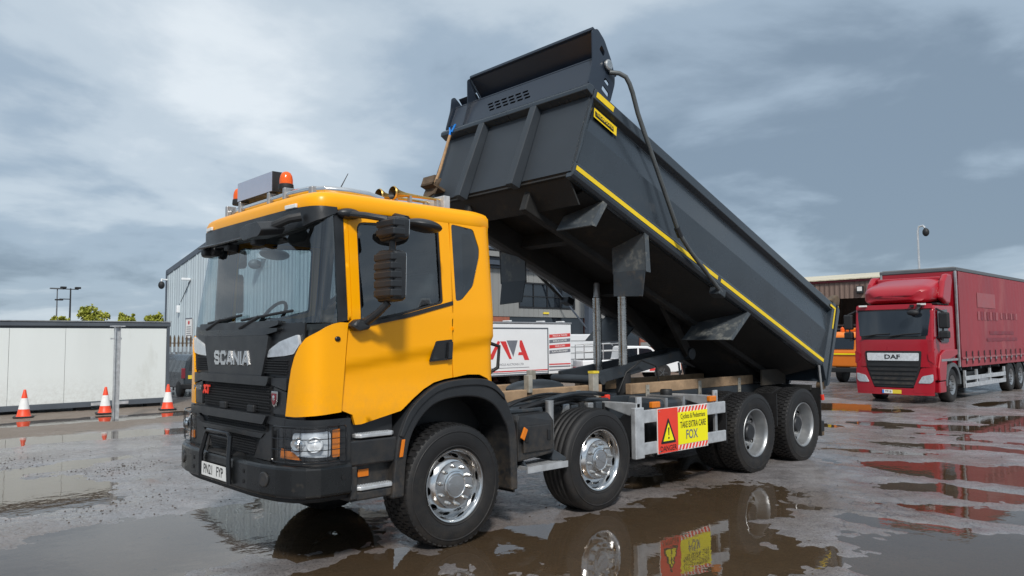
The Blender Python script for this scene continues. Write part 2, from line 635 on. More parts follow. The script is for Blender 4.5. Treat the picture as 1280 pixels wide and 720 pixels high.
def text(body, size, origin, right, up, m, parent, extrude=0.0, bold=0.0, align='CENTER', name='lettering', sx=1.0, shear=0.0):
    """lettering as a flat or raised mesh; origin is the middle of the line"""
    cu = bpy.data.curves.new('lettering_curve', 'FONT')
    cu.body = body
    cu.size = 1.0
    cu.align_x = align
    cu.align_y = 'CENTER'
    cu.offset = bold
    cu.shear = shear
    cu.resolution_u = 3
    cu.extrude = extrude / size if extrude else 0.0
    tmp = bpy.data.objects.new('lettering_tmp', cu)
    COL.objects.link(tmp)
    bpy.context.view_layer.update()
    me = bpy.data.meshes.new_from_object(tmp.evaluated_get(bpy.context.evaluated_depsgraph_get()))
    bpy.data.objects.remove(tmp)
    bpy.data.curves.remove(cu)
    r, u = Vector(right).normalized(), Vector(up).normalized()
    n = r.cross(u)
    o = Vector(origin)
    for v in me.vertices:
        c = v.co
        v.co = o + r * c.x * size * sx + u * c.y * size + n * c.z * size
    me.materials.clear()
    return link_mesh(name, me, m, parent)


STROKES = {'S': [(1, .82), (.82, 1), (.18, 1), (0, .84), (0, .66), (.16, .54), (.84, .46), (1, .34), (1, .16), (.82, 0), (.18, 0), (0, .18)],
           'C': [(1, .78), (.82, 1), (.2, 1), (0, .8), (0, .2), (.2, 0), (.82, 0), (1, .22)],
           'A': [(0, 0), (.42, 1), (.62, 1), (1, 0), None, (.2, .28), (.8, .28)], 'N': [(0, 0), (0, 1), (1, 0), (1, 1)], 'I': [(.5, 0), (.5, 1)],
           'X': [(0, 0), (1, 1), None, (0, 1), (1, 0)], 'T': [(0, 1), (1, 1), None, (.5, 1), (.5, 0)]}


def block_letter(ch, origin, right, up, w, h, t, depth, m, parent):
    """heavy raised letter made of thick strokes"""
    r, u, o = Vector(right).normalized(), Vector(up).normalized(), Vector(origin)
    n = r.cross(u)
    b = MB()
    prev = None
    for i, q in enumerate(STROKES[ch]):
        if q is None:
            prev = None; continue
        p = o + r * (q[0] - .5) * (w - t) + u * (q[1] - .5) * (h - t)
        if prev is not None:
            d = (p - prev).normalized() * t * .36
            b.bar(prev - d, p + d, t, depth - .0006 * i, up=n)
        prev = p
    return b.build('letter', m, parent)


def copy_tree(o, parent=None):
    c = o.copy()
    COL.objects.link(c)
    if parent is not None:
        c.parent = parent
    for ch in list(o.children):
        copy_tree(ch, c)
    return c

# ------------------------------------------------------------------ ground and rain water
_rng = np.random.RandomState(11)
_perm = _rng.rand(64, 64)


def vnoise(x, y):
    xi, yi = np.floor(x).astype(int), np.floor(y).astype(int)
    fx, fy = x - xi, y - yi
    fx, fy = fx * fx * (3 - 2 * fx), fy * fy * (3 - 2 * fy)
    g = lambda a, b: _perm[a % 64, b % 64]
    return (g(xi, yi) * (1 - fx) + g(xi + 1, yi) * fx) * (1 - fy) + (g(xi, yi + 1) * (1 - fx) + g(xi + 1, yi + 1) * fx) * fy


def fbm(x, y, o=5, gain=0.5):
    s, a, t = 0, 1.0, 0
    for i in range(o):
        s = s + a * vnoise(x * 2 ** i + 17.3 * i, y * 2 ** i + 5.1 * i)
        t += a
        a *= gain
    return s / t


# hollows in the yard surface where rain stands: centre, half-axes, turn, weight
HOLLOWS = [(-1.75, 0.75, 1.25, 1.15, 0.5, 1.0), (-0.75, 0.35, 1.0, 0.75, 0.2, 1.0), (-2.3, 4.5, 0.8, 1.7, 0.3, 0.9),
           (1.5, -2.1, 2.45, 0.85, -0.12, 0.72), (1.0, -3.0, 1.6, 0.9, -0.2, 0.72), (3.1, -1.75, 1.3, 0.65, -0.1, .68), (-1.0, -1.4, .9, .5, -.3, .8),
           (6.9, -2.95, 0.5, 1.35, 0.15, 0.95), (7.5, -4.2, .5, .9, .1, .9), (5.6, -3.5, 0.28, 0.9, 0.2, 0.8), (4.6, -4.1, 0.3, 0.75, 0.3, 0.8),
           (2.7, -4.5, 1.0, 0.75, 0.4, 0.95), (3.5, -3.5, 0.2, 0.3, 0.5, 0.7), (9.3, -2.3, 0.3, 1.1, 0.1, 0.8), (8.2, -1.6, 0.3, 0.6, .2, .8), (14.8, -2.4, 1.3, 1.7, 0.2, 0.9),
           (12.2, -1.2, 0.35, 1.6, .1, 0.75), (18.5, -1.4, 1.2, 1.6, 0.1, 0.9), (11.0, 2.4, 0.8, 1.6, 0.1, .85), (15.0, 3.0, 1.1, 2.4, 0.1, .9), (21.0, -1.6, 2.0, 1.0, 0, .9),
           (1.0, 13.4, 2.9, 0.55, 0.08, 1.0), (-3.5, 13.1, 2.5, .5, .05, 1.0), (0.6, 9.55, 2.4, 0.62, -0.12, 1.0), (-3.0, 9.6, 2.6, .55, 0, .95),
           (-1.2, 6.3, 0.9, 0.35, .3, .75), (0.8, 5.2, 0.7, 0.4, .3, .7), (2.4, 3.4, 1.2, .8, 0, .8), (4.6, -0.3, 1.6, .5, 0, .75), (10.5, -4.5, .5, 1.6, .1, .85)]


def hollow(x, y):
    wx = x + 0.9 * (fbm(x * .7 + 3, y * .7, 4) - .5) + .25 * (fbm(x * 3, y * 3 + 9, 3) - .5)
    wy = y + 0.9 * (fbm(x * .7 + 40, y * .7 + 8, 4) - .5) + .25 * (fbm(x * 3 + 20, y * 3 + 2, 3) - .5)
    P = np.zeros_like(x)
    for cx, cy, a, b, t, w in HOLLOWS:
        dx, dy = wx - cx, wy - cy
        c, s = math.cos(t), math.sin(t)
        r2 = ((dx * c + dy * s) / a) ** 2 + ((-dx * s + dy * c) / b) ** 2
        P = np.maximum(P, w * np.exp(-r2 ** 1.5 * 0.75))
    return P


def near(x, y):
    return ((x > -4.2) & (x < 9.5) & (y > -5.2) & (y < 7.0)).astype(float)


def ground_z(x, y):
    far = np.clip((np.hypot(x, y) - 60) / 60, 0, 1)
    z = 0.016 + 0.028 * (fbm(x * .55, y * .55, 4) - .5) + 0.034 * (fbm(x * 1.5 + 7, y * 1.5, 5, .62) - .5) + 0.016 * (fbm(x * 3.3, y * 3.3, 4, .6) - .5) + 0.014 * (fbm(x * 11, y * 11, 2) - .5) * near(x, y) - 0.045 * hollow(x, y)
    return z * (1 - far) + 0.02 * far


def axis_grid(a, b, fine, lo, hi, grow=1.09):
    c = list(np.arange(a, b + fine * .5, fine))
    d = fine
    while c[-1] < hi:
        d = min(d * grow, 120); c.append(c[-1] + d)
    d = fine
    while c[0] > lo:
        d = min(d * grow, 120); c.insert(0, c[0] - d)
    return np.array(c)


gx = axis_grid(-4.2, 9.5, 0.045, -1500, 1500)
gy = axis_grid(-5.2, 7.0, 0.045, -1500, 1500)
GX, GY = np.meshgrid(gx, gy)
GZ = ground_z(GX, GY)
nx, ny = len(gx), len(gy)
me = bpy.data.meshes.new('yard_ground')
idx = np.arange(nx * ny).reshape(ny, nx)
quads = np.stack([idx[:-1, :-1], idx[:-1, 1:], idx[1:, 1:], idx[1:, :-1]], -1).reshape(-1, 4)
me.vertices.add(nx * ny)
me.vertices.foreach_set('co', np.stack([GX, GY, GZ], -1).astype(np.float32).ravel())
me.loops.add(quads.size)
me.loops.foreach_set('vertex_index', quads.astype(np.int32).ravel())
me.polygons.add(len(quads))
me.polygons.foreach_set('loop_start', (np.arange(len(quads)) * 4).astype(np.int32))
me.polygons.foreach_set('use_smooth', np.ones(len(quads), bool))
me.update(calc_edges=True)


def ground_material():
    m = bpy.data.materials.new('wet_asphalt')
    m.use_nodes = True
    b = m.node_tree.nodes['Principled BSDF']
    g = nd(m, 'ShaderNodeNewGeometry')
    sp = nd(m, 'ShaderNodeSeparateXYZ')
    lk(m, g.outputs['Position'], sp.inputs[0])
    n1 = noise_node(m, 0.35, 6, 0.6)
    n2 = noise_node(m, 1.7, 8, 0.65, None, 0.4)
    n3 = noise_node(m, 55, 4, 0.7)
    vor = nd(m, 'ShaderNodeTexVoronoi')
    vor.inputs['Scale'].default_value = 95
    lk(m, g.outputs['Position'], vor.inputs['Vector'])
    c = mixc(m, mapr(m, n2.outputs[0], .35, .65), (0.150, 0.139, 0.140), (0.255, 0.240, 0.244))
    c = mixc(m, mapr(m, n1.outputs[0], .45, .66, 0, .75), c, (0.135, 0.100, 0.075))
    n4 = noise_node(m, 0.8, 7, 0.7, None, 1.0)
    c = mixc(m, mapr(m, n4.outputs[0], .60, .72, 0, .5), c, (0.19, 0.105, 0.07))
    c = mixc(m, mapr(m, n3.outputs[0], .52, .64, 0, .8), c, (0.022, 0.020, 0.020))
    c = mixc(m, mapr(m, vor.outputs['Color'], .72, .95, 0, .45), c, (0.24, 0.225, 0.215))
    # brown gravel strip along the cabin
    br = nd(m, 'ShaderNodeMath'); br.operation = 'ADD'
    lk(m, sp.outputs[1], br.inputs[0]); lk(m, mapr(m, n1.outputs[0], .3, .7, -1.0, 1.0), br.inputs[1])
    dry = nd(m, 'ShaderNodeMath'); dry.operation = 'MULTIPLY'
    lk(m, mapr(m, br.outputs[0], 10.3, 10.9), dry.inputs[0]); lk(m, mapr(m, br.outputs[0], 19.0, 16.0), dry.inputs[1])
    c = mixc(m, mapr(m, dry.outputs[0], 0, 1, 0, .8), c, mixc(m, mapr(m, n3.outputs[0], .4, .6), (0.235, 0.185, 0.14), (0.13, 0.10, 0.078)))
    # cracks and patched joints
    wp = nd(m, 'ShaderNodeVectorMath'); wp.operation = 'ADD'
    lk(m, g.outputs['Position'], wp.inputs[0]); lk(m, noise_node(m, 1.1, 5, .7).outputs['Color'], wp.inputs[1])
    vc = nd(m, 'ShaderNodeTexVoronoi'); vc.feature = 'DISTANCE_TO_EDGE'; vc.inputs['Scale'].default_value = 0.55
    lk(m, wp.outputs[0], vc.inputs['Vector'])
    cr = nd(m, 'ShaderNodeMath'); cr.operation = 'MULTIPLY'
    lk(m, mapr(m, vc.outputs[0], 0.0, 0.012, 1, 0), cr.inputs[0]); lk(m, mapr(m, n1.outputs[0], .46, .54, 0, .7), cr.inputs[1])
    c = mixc(m, cr.outputs[0], c, (0.02, 0.018, 0.016))
    # silt laid down under standing water is browner
    c = mixc(m, mapr(m, sp.outputs[2], 0.0, -0.02, 0, .7), c, (0.150, 0.122, 0.092))
    lk(m, c, b.inputs['Base Color'])
    b.inputs['Roughness'].default_value = 0.62
    b.inputs['Specular IOR Level'].default_value = 0.35
    # rain film over the whole surface, thinner and rougher where the surface stands proud
    film = nd(m, 'ShaderNodeMath'); film.operation = 'MULTIPLY_ADD'
    lk(m, mapr(m, sp.outputs[2], 0.004, 0.034, 0, 1), film.inputs[0]); film.inputs[1].default_value = 0.16
    lk(m, mapr(m, n2.outputs[0], .38, .68, 0.10, 0.28), film.inputs[2])
    lk(m, film.outputs[0], b.inputs['Coat Roughness'])
    n6 = noise_node(m, 0.55, 6, 0.62, None, 0.6)
    cwt = nd(m, 'ShaderNodeMath'); cwt.operation = 'SUBTRACT'; cwt.use_clamp = True
    lk(m, mapr(m, n6.outputs[0], .40, .66, 1.0, 0.6), cwt.inputs[0]); lk(m, mapr(m, dry.outputs[0], 0, 1, 0, .75), cwt.inputs[1])
    n7 = noise_node(m, 26, 5, 0.75)
    gr = nd(m, 'ShaderNodeMath'); gr.operation = 'SUBTRACT'; gr.use_clamp = True
    lk(m, cwt.outputs[0], gr.inputs[0]); lk(m, mapr(m, n7.outputs[0], .48, .62, 0, .75), gr.inputs[1])
    lk(m, gr.outputs[0], b.inputs['Coat Weight'])
    b.inputs['Coat IOR'].default_value = 1.68
    b1 = nd(m, 'ShaderNodeBump'); b1.inputs['Strength'].default_value = 0.9; b1.inputs['Distance'].default_value = 0.010
    lk(m, n3.outputs[0], b1.inputs['Height'])
    lk(m, b1.outputs[0], b.inputs['Normal'])
    n5 = noise_node(m, 38, 5, 0.7)
    b2 = nd(m, 'ShaderNodeBump'); b2.inputs['Strength'].default_value = 0.30; b2.inputs['Distance'].default_value = 0.006
    lk(m, n5.outputs[0], b2.inputs['Height'])
    lk(m, b2.outputs[0], b.inputs['Coat Normal'])
    MATS['wet_asphalt'] = m


def water_material():
    m = bpy.data.materials.new('rain_water')
    m.use_nodes = True
    m.node_tree.nodes.clear()
    o = nd(m, 'ShaderNodeOutputMaterial')
    t = nd(m, 'ShaderNodeBsdfTransparent'); t.inputs[0].default_value = (0.66, 0.53, 0.38, 1)
    gl = nd(m, 'ShaderNodeBsdfGlossy'); gl.inputs['Roughness'].default_value = 0.012
    f = schlick(m, 0.10)
    n = noise_node(m, 5.0, 3, 0.5)
    bp = nd(m, 'ShaderNodeBump'); bp.inputs['Strength'].default_value = 0.07; bp.inputs['Distance'].default_value = 0.02
    lk(m, n.outputs[0], bp.inputs['Height']); lk(m, bp.outputs[0], gl.inputs['Normal'])
    silt = nd(m, 'ShaderNodeBsdfDiffuse'); silt.inputs[0].default_value = (0.150, 0.115, 0.078, 1)
    mud = nd(m, 'ShaderNodeMixShader'); mud.inputs[0].default_value = 0.28
    lk(m, t.outputs[0], mud.inputs[1]); lk(m, silt.outputs[0], mud.inputs[2])
    x = nd(m, 'ShaderNodeMixShader')
    lk(m, f, x.inputs[0])
    lk(m, mud.outputs[0], x.inputs[1]); lk(m, gl.outputs[0], x.inputs[2]); lk(m, x.outputs[0], o.inputs['Surface'])
    MATS['rain_water'] = m


ground_material()
water_material()
setp(link_mesh('yard_ground', me, 'wet_asphalt'), 'wet worn asphalt yard with brown silt, gravel and shallow hollows', 'ground', kind='structure')

# water lies level in the hollows: one sheet per puddle, cut from the grid cells that dip under it
W_LEVEL = 0.0
low = (GZ[:-1, :-1] < W_LEVEL) | (GZ[1:, 1:] < W_LEVEL) | (GZ[:-1, 1:] < W_LEVEL) | (GZ[1:, :-1] < W_LEVEL)
ccx, ccy = (gx[:-1] + gx[1:]) / 2, (gy[:-1] + gy[1:]) / 2
low &= (np.abs(ccx - 12) < 32)[None, :] & (np.abs(ccy - 8) < 28)[:, None]
lab = np.zeros(low.shape, np.int32)
cur = 0
sizes = {}
for j0, i0 in zip(*np.nonzero(low)):
    if lab[j0, i0]:
        continue
    cur += 1
    st = [(j0, i0)]
    lab[j0, i0] = cur
    area = 0.0
    while st:
        j, i = st.pop()
        area += (gx[i + 1] - gx[i]) * (gy[j + 1] - gy[j])
        for dj, di in ((1, 0), (-1, 0), (0, 1), (0, -1)):
            a, b = j + dj, i + di
            if 0 <= a < low.shape[0] and 0 <= b < low.shape[1] and low[a, b] and not lab[a, b]:
                lab[a, b] = cur
                st.append((a, b))
    sizes[cur] = area
big_p = [c for c in sorted(sizes, key=lambda c: -sizes[c]) if sizes[c] > 0.02][:70]
for c in big_p:
    jj, ii = np.nonzero(lab == c)
    ids = {}
    vs, fs = [], []
    for j, i in zip(jj, ii):
        q = []
        for a, b in ((j, i), (j, i + 1), (j + 1, i + 1), (j + 1, i)):
            if (a, b) not in ids:
                ids[(a, b)] = len(vs)
                vs.append((gx[b], gy[a], W_LEVEL))
            q.append(ids[(a, b)])
        fs.append(tuple(q))
    pm = bpy.data.meshes.new('puddle')
    pm.from_pydata(vs, [], fs)
    setp(link_mesh('puddle', pm, 'rain_water'), 'still rain puddle reflecting the sky on the yard', 'puddle', 'rain puddles on the yard', kind='structure')

# loose gravel
_n = 2600
px_ = _rng.uniform(-4, 9, _n); py_ = _rng.uniform(-5, 9, _n)
px_[:900] = _rng.normal(-1.6, 1.0, 900); py_[:900] = _rng.normal(3.2, 2.0, 900)
px_[900:1500] = _rng.normal(-2.1, .45, 600); py_[900:1500] = _rng.normal(6.7, .5, 600)
px_[1500:1800] = _rng.normal(-.9, .35, 300); py_[1500:1800] = _rng.normal(5.2, .25, 300)
pz_ = ground_z(px_, py_)
vs, fs = [], []
for x, y, z in zip(px_, py_, pz_):
    r = 0.004 + 0.012 * random.random() ** 4
    k = len(vs)
    a = random.random() * 6
    for (dx, dy, dz) in ((1, 0, .2), (.2, 1, .3), (-1, .1, .2), (-.1, -1, .25), (.1, .1, .8), (0, 0, -.4)):
        vs.append((x + r * (dx * math.cos(a) - dy * math.sin(a)), y + r * (dx * math.sin(a) + dy * math.cos(a)) * random.uniform(.6, 1.1), z + r * dz))
    fs += [(k, k + 1, k + 4), (k + 1, k + 2, k + 4), (k + 2, k + 3, k + 4), (k + 3, k, k + 4), (k + 1, k, k + 5), (k + 2, k + 1, k + 5), (k + 3, k + 2, k + 5), (k, k + 3, k + 5)]
gm = bpy.data.meshes.new('gravel')
gm.from_pydata(vs, [], fs)
mat('gravel', (0.075, 0.062, 0.055), 0.6, 0, 0.4, 40)
setp(link_mesh('gravel', gm, 'gravel'), 'loose dark gravel scattered over the wet yard', 'gravel', kind='stuff')

# ------------------------------------------------------------------ the tipper truck
TRUCK = thing('tipper_truck', (2.6, 0, 0), 'yellow cab eight wheel tipper truck with dark grey body raised', 'truck')
HUB_Z = 0.522
AX = (0.0, 1.94, 5.09, 6.445)


def tyre_mesh(hw, lugs, n=80):
    b = MB()
    rt = 0.532
    prof = [(-hw * .80, .297), (-hw * .88, .309), (-hw * .985, .35), (-hw, .400), (-hw * .985, .455), (-hw * .93, .500), (-hw * .84, .522)]
    if lugs:
        prof += [(-hw * .80, .521), (hw * .80, .521)]
    else:
        g = .017
        for c in (-.52, -.17, .17, .52):
            prof += [(hw * (c - .045), rt), (hw * (c - .035), rt - g), (hw * (c + .035), rt - g), (hw * (c + .045), rt)]
    prof += [(hw * .84, .522), (hw * .93, .500), (hw * .985, .455), (hw, .400), (hw * .985, .345), (hw * .88, .309), (hw * .80, .297), (0, .29), (-hw * .80, .297)]
    b.lathe(prof, n=n)
    # raised rings moulded in the sidewall
    for s in (-1, 1):
        b.lathe([(s * hw * .975, .470), (s * hw * 1.0, .467), (s * hw * 1.0, .459), (s * hw * .98, .456)], n=n)
        b.lathe([(s * hw * .955, .330), (s * hw * .985, .333), (s * hw * .99, .338), (s * hw * .97, .342)], n=n)
    if lugs:
        k = 54
        rows = [(-.90, -.50, 0), (.50, .90, .5)] + [(-.46, -.16, .5), (-.12, .16, .2), (.19, .46, .0)]
        for (a, c, ph) in rows:
            for i in range(k):
                t0 = 2 * math.pi * (i + ph) / k
                w = 2 * math.pi / k * (.62 if abs(a) + abs(c) > 1.2 else .72)
                vs = []
                for (yy, sk) in ((a, 0), (c, .12 if a * c > 0 else .2)):
                    for rr in (.505, rt - (.012 if abs(yy) > .8 else 0)):
                        for tt in (0, w):
                            t = t0 + tt + sk * 2 * math.pi / k
                            vs.append((rr * math.cos(t), hw * yy, rr * math.sin(t)))
                b.add(vs, [(0, 1, 3, 2), (4, 6, 7, 5), (0, 4, 5, 1), (2, 3, 7, 6), (0, 2, 6, 4), (1, 5, 7, 3)])
    return b.mesh('tyre')


def prof_map(prof, rref):
    P = np.array(prof)
    s = np.concatenate([[0], np.cumsum(np.linalg.norm(np.diff(P, axis=0), axis=1))])

    def fm(a, l):
        y = np.interp(l, s, P[:, 0]); r = np.interp(l, s, P[:, 1]); t = a / rref
        return r * np.cos(t), y, r * np.sin(t)
    return fm, s[-1], s


def wheel_template(front):
    if front:
        prof = [(-.075, .285), (-.088, .272), (-.110, .250), (-.140, .222), (-.152, .208), (-.156, .2)]
        hole_l, hr, rref = .050, (.036, .025), .25
        hub = [(-.150, .205), (-.166, .198), (-.168, .135), (-.172, .122)]
    else:
        prof = [(.005, .262), (.012, .25), (.022, .225), (.020, .205), (.016, .195)]
        hole_l, hr, rref = .036, (.036, .024), .23
        hub = [(.016, .196), (.012, .19), (.010, .12), (-.02, .115)]
    drum = MB()
    drum.lathe([(.03, .001), (.03, .20), (.10, .24), (.16, .24), (.16, .001)] if front else [(.05, .001), (.05, .2), (.12, .24), (.2, .24), (.2, .001)], n=32)
    w = drum.build('wheel', 'soft_black', None)
    hw = 0.19 if front else 0.158
    fm, ltot, _ = prof_map(prof, rref)
    circ = 2 * math.pi * rref
    holes = []
    for i in range(10):
        ca = circ * (i + .5) / 10
        holes.append([(ca + hr[0] * math.cos(q), hole_l + hr[1] * math.sin(q)) for q in np.linspace(0, 2 * math.pi, 14, endpoint=False)])
    disc_m = 'chrome' if front else 'silver_rim'
    rim = MB()
    fl = -.180 if front else -.152
    rim.lathe([(fl + .03, .306), (fl + .005, .318), (fl, .314), (fl + .002, .303), (fl + .02, .288), (fl + .045, .282)] + ([(-.075, .285)] if front else [(-.06, .275), (-.02, .266), (.005, .262)]), n=64)
    rim.lathe(hub, n=48)
    if front:
        rim.lathe([(-.160, .124), (-.178, .118), (-.184, .105), (-.180, .100), (-.180, .088), (-.190, .084), (-.192, .001)], n=40)
        rim.box(-.075, .075, -.196, -.188, -.010, .010)
    else:
        MB().lathe([(.012, .114), (-.06, .110), (-.075, .098), (-.08, .06), (-.075, .001)], n=32).build('hub', 'dark_metal', w)
    ro = rim.build('rim', disc_m, w)
    panel('rim_disc', [(0, 0), (circ, 0), (circ, ltot), (0, ltot)], holes, fm, disc_m, w, step=.025, solid=.008, out_dir=(0, -1, 0))
    nut = MB()
    for i in range(10):
        t = 2 * math.pi * i / 10
        y0 = -.165 if front else .012
        c = (.166 * math.cos(t), 0, .166 * math.sin(t))
        nut.lathe([(y0, .019), (y0 - .012, .019), (y0 - .014, .015), (y0 - .036, .013), (y0 - .040, .001)], c, n=8, smooth=False)
    nut.build('wheel_nuts', 'steel_bright', w, kind='stuff')
    return w, hw


TY = {k: tyre_mesh(.19 if k != 'drive' else .158, k != 'steer') for k in ('steer', 'lugged', 'drive')}
for k in TY:
    TY[k].materials.append(MATS['rubber'])
wf, _ = wheel_template(True)
wd, _ = wheel_template(False)


def place_wheel(tmpl, tyre, x, y, side, turn):
    w = copy_tree(tmpl)
    w.parent = TRUCK
    w.matrix_parent_inverse = WM[TRUCK].inverted()
    w.location = (x, y, HUB_Z)
    w.rotation_euler = (0, turn, 0) if side < 0 else (0, turn, math.pi)
    t = bpy.data.objects.new('tyre', tyre)
    COL.objects.link(t)
    t.parent = w
    return w


for side in (-1, 1):
    place_wheel(wf, TY['lugged'], AX[0], side * 1.03, side, .2)
    place_wheel(wf, TY['steer'], AX[1], side * 1.03, side, .5)
    for x, tu in ((AX[2], .3), (AX[3], .9)):
        place_wheel(wd, TY['drive'], x, side * 1.09, side, tu)
        wi = bpy.data.objects.new('inner_tyre', TY['drive'])
        COL.objects.link(wi)
        wi.parent = TRUCK; wi.matrix_parent_inverse = WM[TRUCK].inverted()
        wi.location = (x, side * .745, HUB_Z); wi.rotation_euler = (0, tu + .2, 0)
for t_ in (wf, wd):
    for ch in list(t_.children):
        bpy.data.objects.remove(ch)
    bpy.data.objects.remove(t_)

# axles and suspension
for x in AX:
    a = MB().tube([(x, -.86, HUB_Z), (x, .86, HUB_Z)], .075, 12)
    if x > 4:
        a.sphere((x, 0, HUB_Z), .22, .24, .22)
    a.build('axle', 'underside', TRUCK)
    for s in (-1, 1):
        sp = MB()
        L = .62 if x < 4 else .5
        for i in range(4):
            sp.bar((x - L * (1 - .1 * i), s * .46, .70 - i * .022 + .05), (x, s * .46, .64 - i * .022), .085, .018)
            sp.bar((x + L * (1 - .1 * i), s * .46, .70 - i * .022 + .05), (x, s * .46, .64 - i * .022), .085, .018)
        sp.build('leaf_spring', 'underside', TRUCK)

# chassis rails, timber packing and brackets
for s in (-1, 1):
    MB().prism([(-1.1, s * .40, .80), (-1.1, s * .40, 1.08), (7.15, s * .40, 1.08), (7.15, s * .40, .84), (6.9, s * .40, .80)], (0, s * .075, 0)).build('chassis_rail', 'chassis_grey', TRUCK, bevel=.008)
    for x0, x1 in ((.62, 1.60), (1.62, 2.86)):
        MB().box(x0, x1, s * .385, s * .475, 1.082, 1.235).build('timber', 'timber', TRUCK, bevel=.008)
    MB().box(3.42, 6.42, s * .385, s * .475, 1.082, 1.215).build('timber', 'timber', TRUCK, bevel=.008)
    for x in (1.05, 1.95, 2.42, 3.75, 4.95, 6.0):
        b = MB().box(x - .035, x + .035, s * .478, s * .488, .98, 1.19)
        b.tube([(x, s * .486, 1.13), (x, s * .50, 1.13)], .012, 6)
        b.tube([(x, s * .486, 1.03), (x, s * .50, 1.03)], .012, 6)
        b.build('timber_bracket', 'zinc_bracket', TRUCK)
for x in (.8, 1.94, 3.0, 4.2, 5.76, 6.95):
    MB().box(x - .06, x + .06, -.4, .4, .84, 1.02).build('cross_member', 'underside', TRUCK)
MB().box(1.60, 1.66, -.50, -.42, 1.2, 1.39).build('body_rest_bracket', 'zinc_bracket', TRUCK, bevel=.006)
b = MB().box(2.60, 2.70, -.56, -.485, .93, 1.375)
b.build('body_guide_post', 'zinc_bracket', TRUCK, bevel=.006)
MB().box(2.597, 2.703, -.565, -.482, 1.377, 1.405).build('guide_post_cap', 'number_yellow', TRUCK)
MB().box(2.595, 2.69, .48, .56, .93, 1.39).build('body_guide_post', 'zinc_bracket', TRUCK, bevel=.006)
# propshaft, engine sump, gearbox
MB().tube([(.6, 0, .75), (5.0, 0, .60)], .06, 12).build('propshaft', 'underside', TRUCK)
MB().box(-1.1, .5, -.38, .38, .62, 1.3).build('engine', 'underside', TRUCK, bevel=.05)
MB().tube([(.55, 0, .9), (1.5, 0, .85)], .28, 16).build('gearbox', 'underside', TRUCK)
# inner wings hide the engine bay behind the first axle
for s in (-1, 1):
    MB().box(-.95, .60, s * .74, s * .79, .62, 1.36).build('wheel_well_liner', 'soft_black', TRUCK)

# battery and air equipment ahead of axle two
b = MB().prism([(.80, -1.16, .62), (.80, -1.16, 1.0), (.86, -1.10, 1.06), (1.28, -1.10, 1.06), (1.30, -1.16, .98), (1.30, -1.16, .66)], (0, .5, 0))
b.build('battery_box', 'black_plastic', TRUCK, bevel=.018)
lidb = MB().box(.86, 1.24, -1.178, -1.162, .70, .95)
lidb.build('battery_lid', 'black_plastic', TRUCK, bevel=.012)
for x in (.90, 1.20):
    MB().box(x - .018, x + .018, -1.192, -1.164, .80, .90).build('lid_latch', 'soft_black', TRUCK, bevel=.005)
MB().prism([(.81, -1.175, .85), (.855, -1.175, .82), (.905, -1.175, .92), (.86, -1.175, .95)], (0, -.02, 0)).build('side_marker_lamp', 'amber', TRUCK, bevel=.006)
MB().box(.78, 1.30, -1.0, -.6, 1.062, 1.10).build('equipment_cover', 'chassis_grey', TRUCK, bevel=.01)
for s in (-1, 1):
    MB().tube([(.8, s * .68, 1.0), (1.42, s * .68, 1.0)], .13, 18).build('air_tank', 'chassis_grey', TRUCK, bevel=.02)
MB().tube([(1.38, -1.02, .58), (1.38, -1.02, 1.16)], .045, 12).build('vent_pipe', 'dull_aluminium', TRUCK)
# catwalk step
st = MB()
for i in range(12):
    st.box(.86 + i * .045, .88 + i * .045, -1.24, -.98, .545, .575)
st.box(.84, 1.40, -1.25, -1.235, .52, .58).box(.84, 1.40, -.985, -.97, .52, .58)
st.build('catwalk_step', 'galvanised', TRUCK)
for x in (.88, 1.36):
    MB().prism([(x, -1.2, .55), (x, -1.0, .55), (x, -.95, .72), (x, -1.02, .72)], (.025, 0, 0)).build('step_bracket', 'chassis_grey', TRUCK)
MB().prism([(1.30, -1.13, .70), (1.44, -1.2, .60), (1.44, -1.2, .56), (1.30, -1.13, .58)], (0, .3, 0)).build('step_arm', 'chassis_grey', TRUCK, bevel=.008)
# hoses and pipes over the frame
_hr = random.Random(5)
for i in range(15):
    x0 = 1.0 + _hr.random() * .5
    y0 = -.62 - _hr.random() * .35
    p0 = Vector((x0, y0, 1.06 + .06 * _hr.random()))
    p3 = Vector((2.2 + _hr.random() * .5, -.5 - .2 * _hr.random(), .95 + .2 * _hr.random()))
    p1 = p0 + Vector((.4, -.1 * _hr.random(), .05 + .14 * _hr.random()))
    p2 = p3 + Vector((-.4, -.12 * _hr.random(), .10 * _hr.random()))
    pts = []
    for k in range(13):
        t = k / 12
        pts.append(p0 * (1 - t) ** 3 + p1 * 3 * t * (1 - t) ** 2 + p2 * 3 * t * t * (1 - t) + p3 * t ** 3)
    MB().tube(pts, .012 + .014 * _hr.random(), 7).build('air_hose', 'soft_black' if i % 4 else 'chassis_grey', TRUCK)
for i in range(9):
    x = 1.45 + i * .14
    MB().box(x, x + .07 + .05 * _hr.random(), -.75, -.55, .88 + .05 * _hr.random(), 1.03 + .05 * _hr.random()).build('valve_block', ('dull_aluminium', 'chassis_grey', 'soft_black')[i % 3], TRUCK, bevel=.012)
MB().box(2.78, 2.86, -.60, -.52, 1.06, 1.12).build('red_coupling', 'sign_red', TRUCK, bevel=.01)
MB().sphere((2.05, -.15, 1.22), .42, .25, .10).build('gearbox_cover', 'chassis_grey', TRUCK)

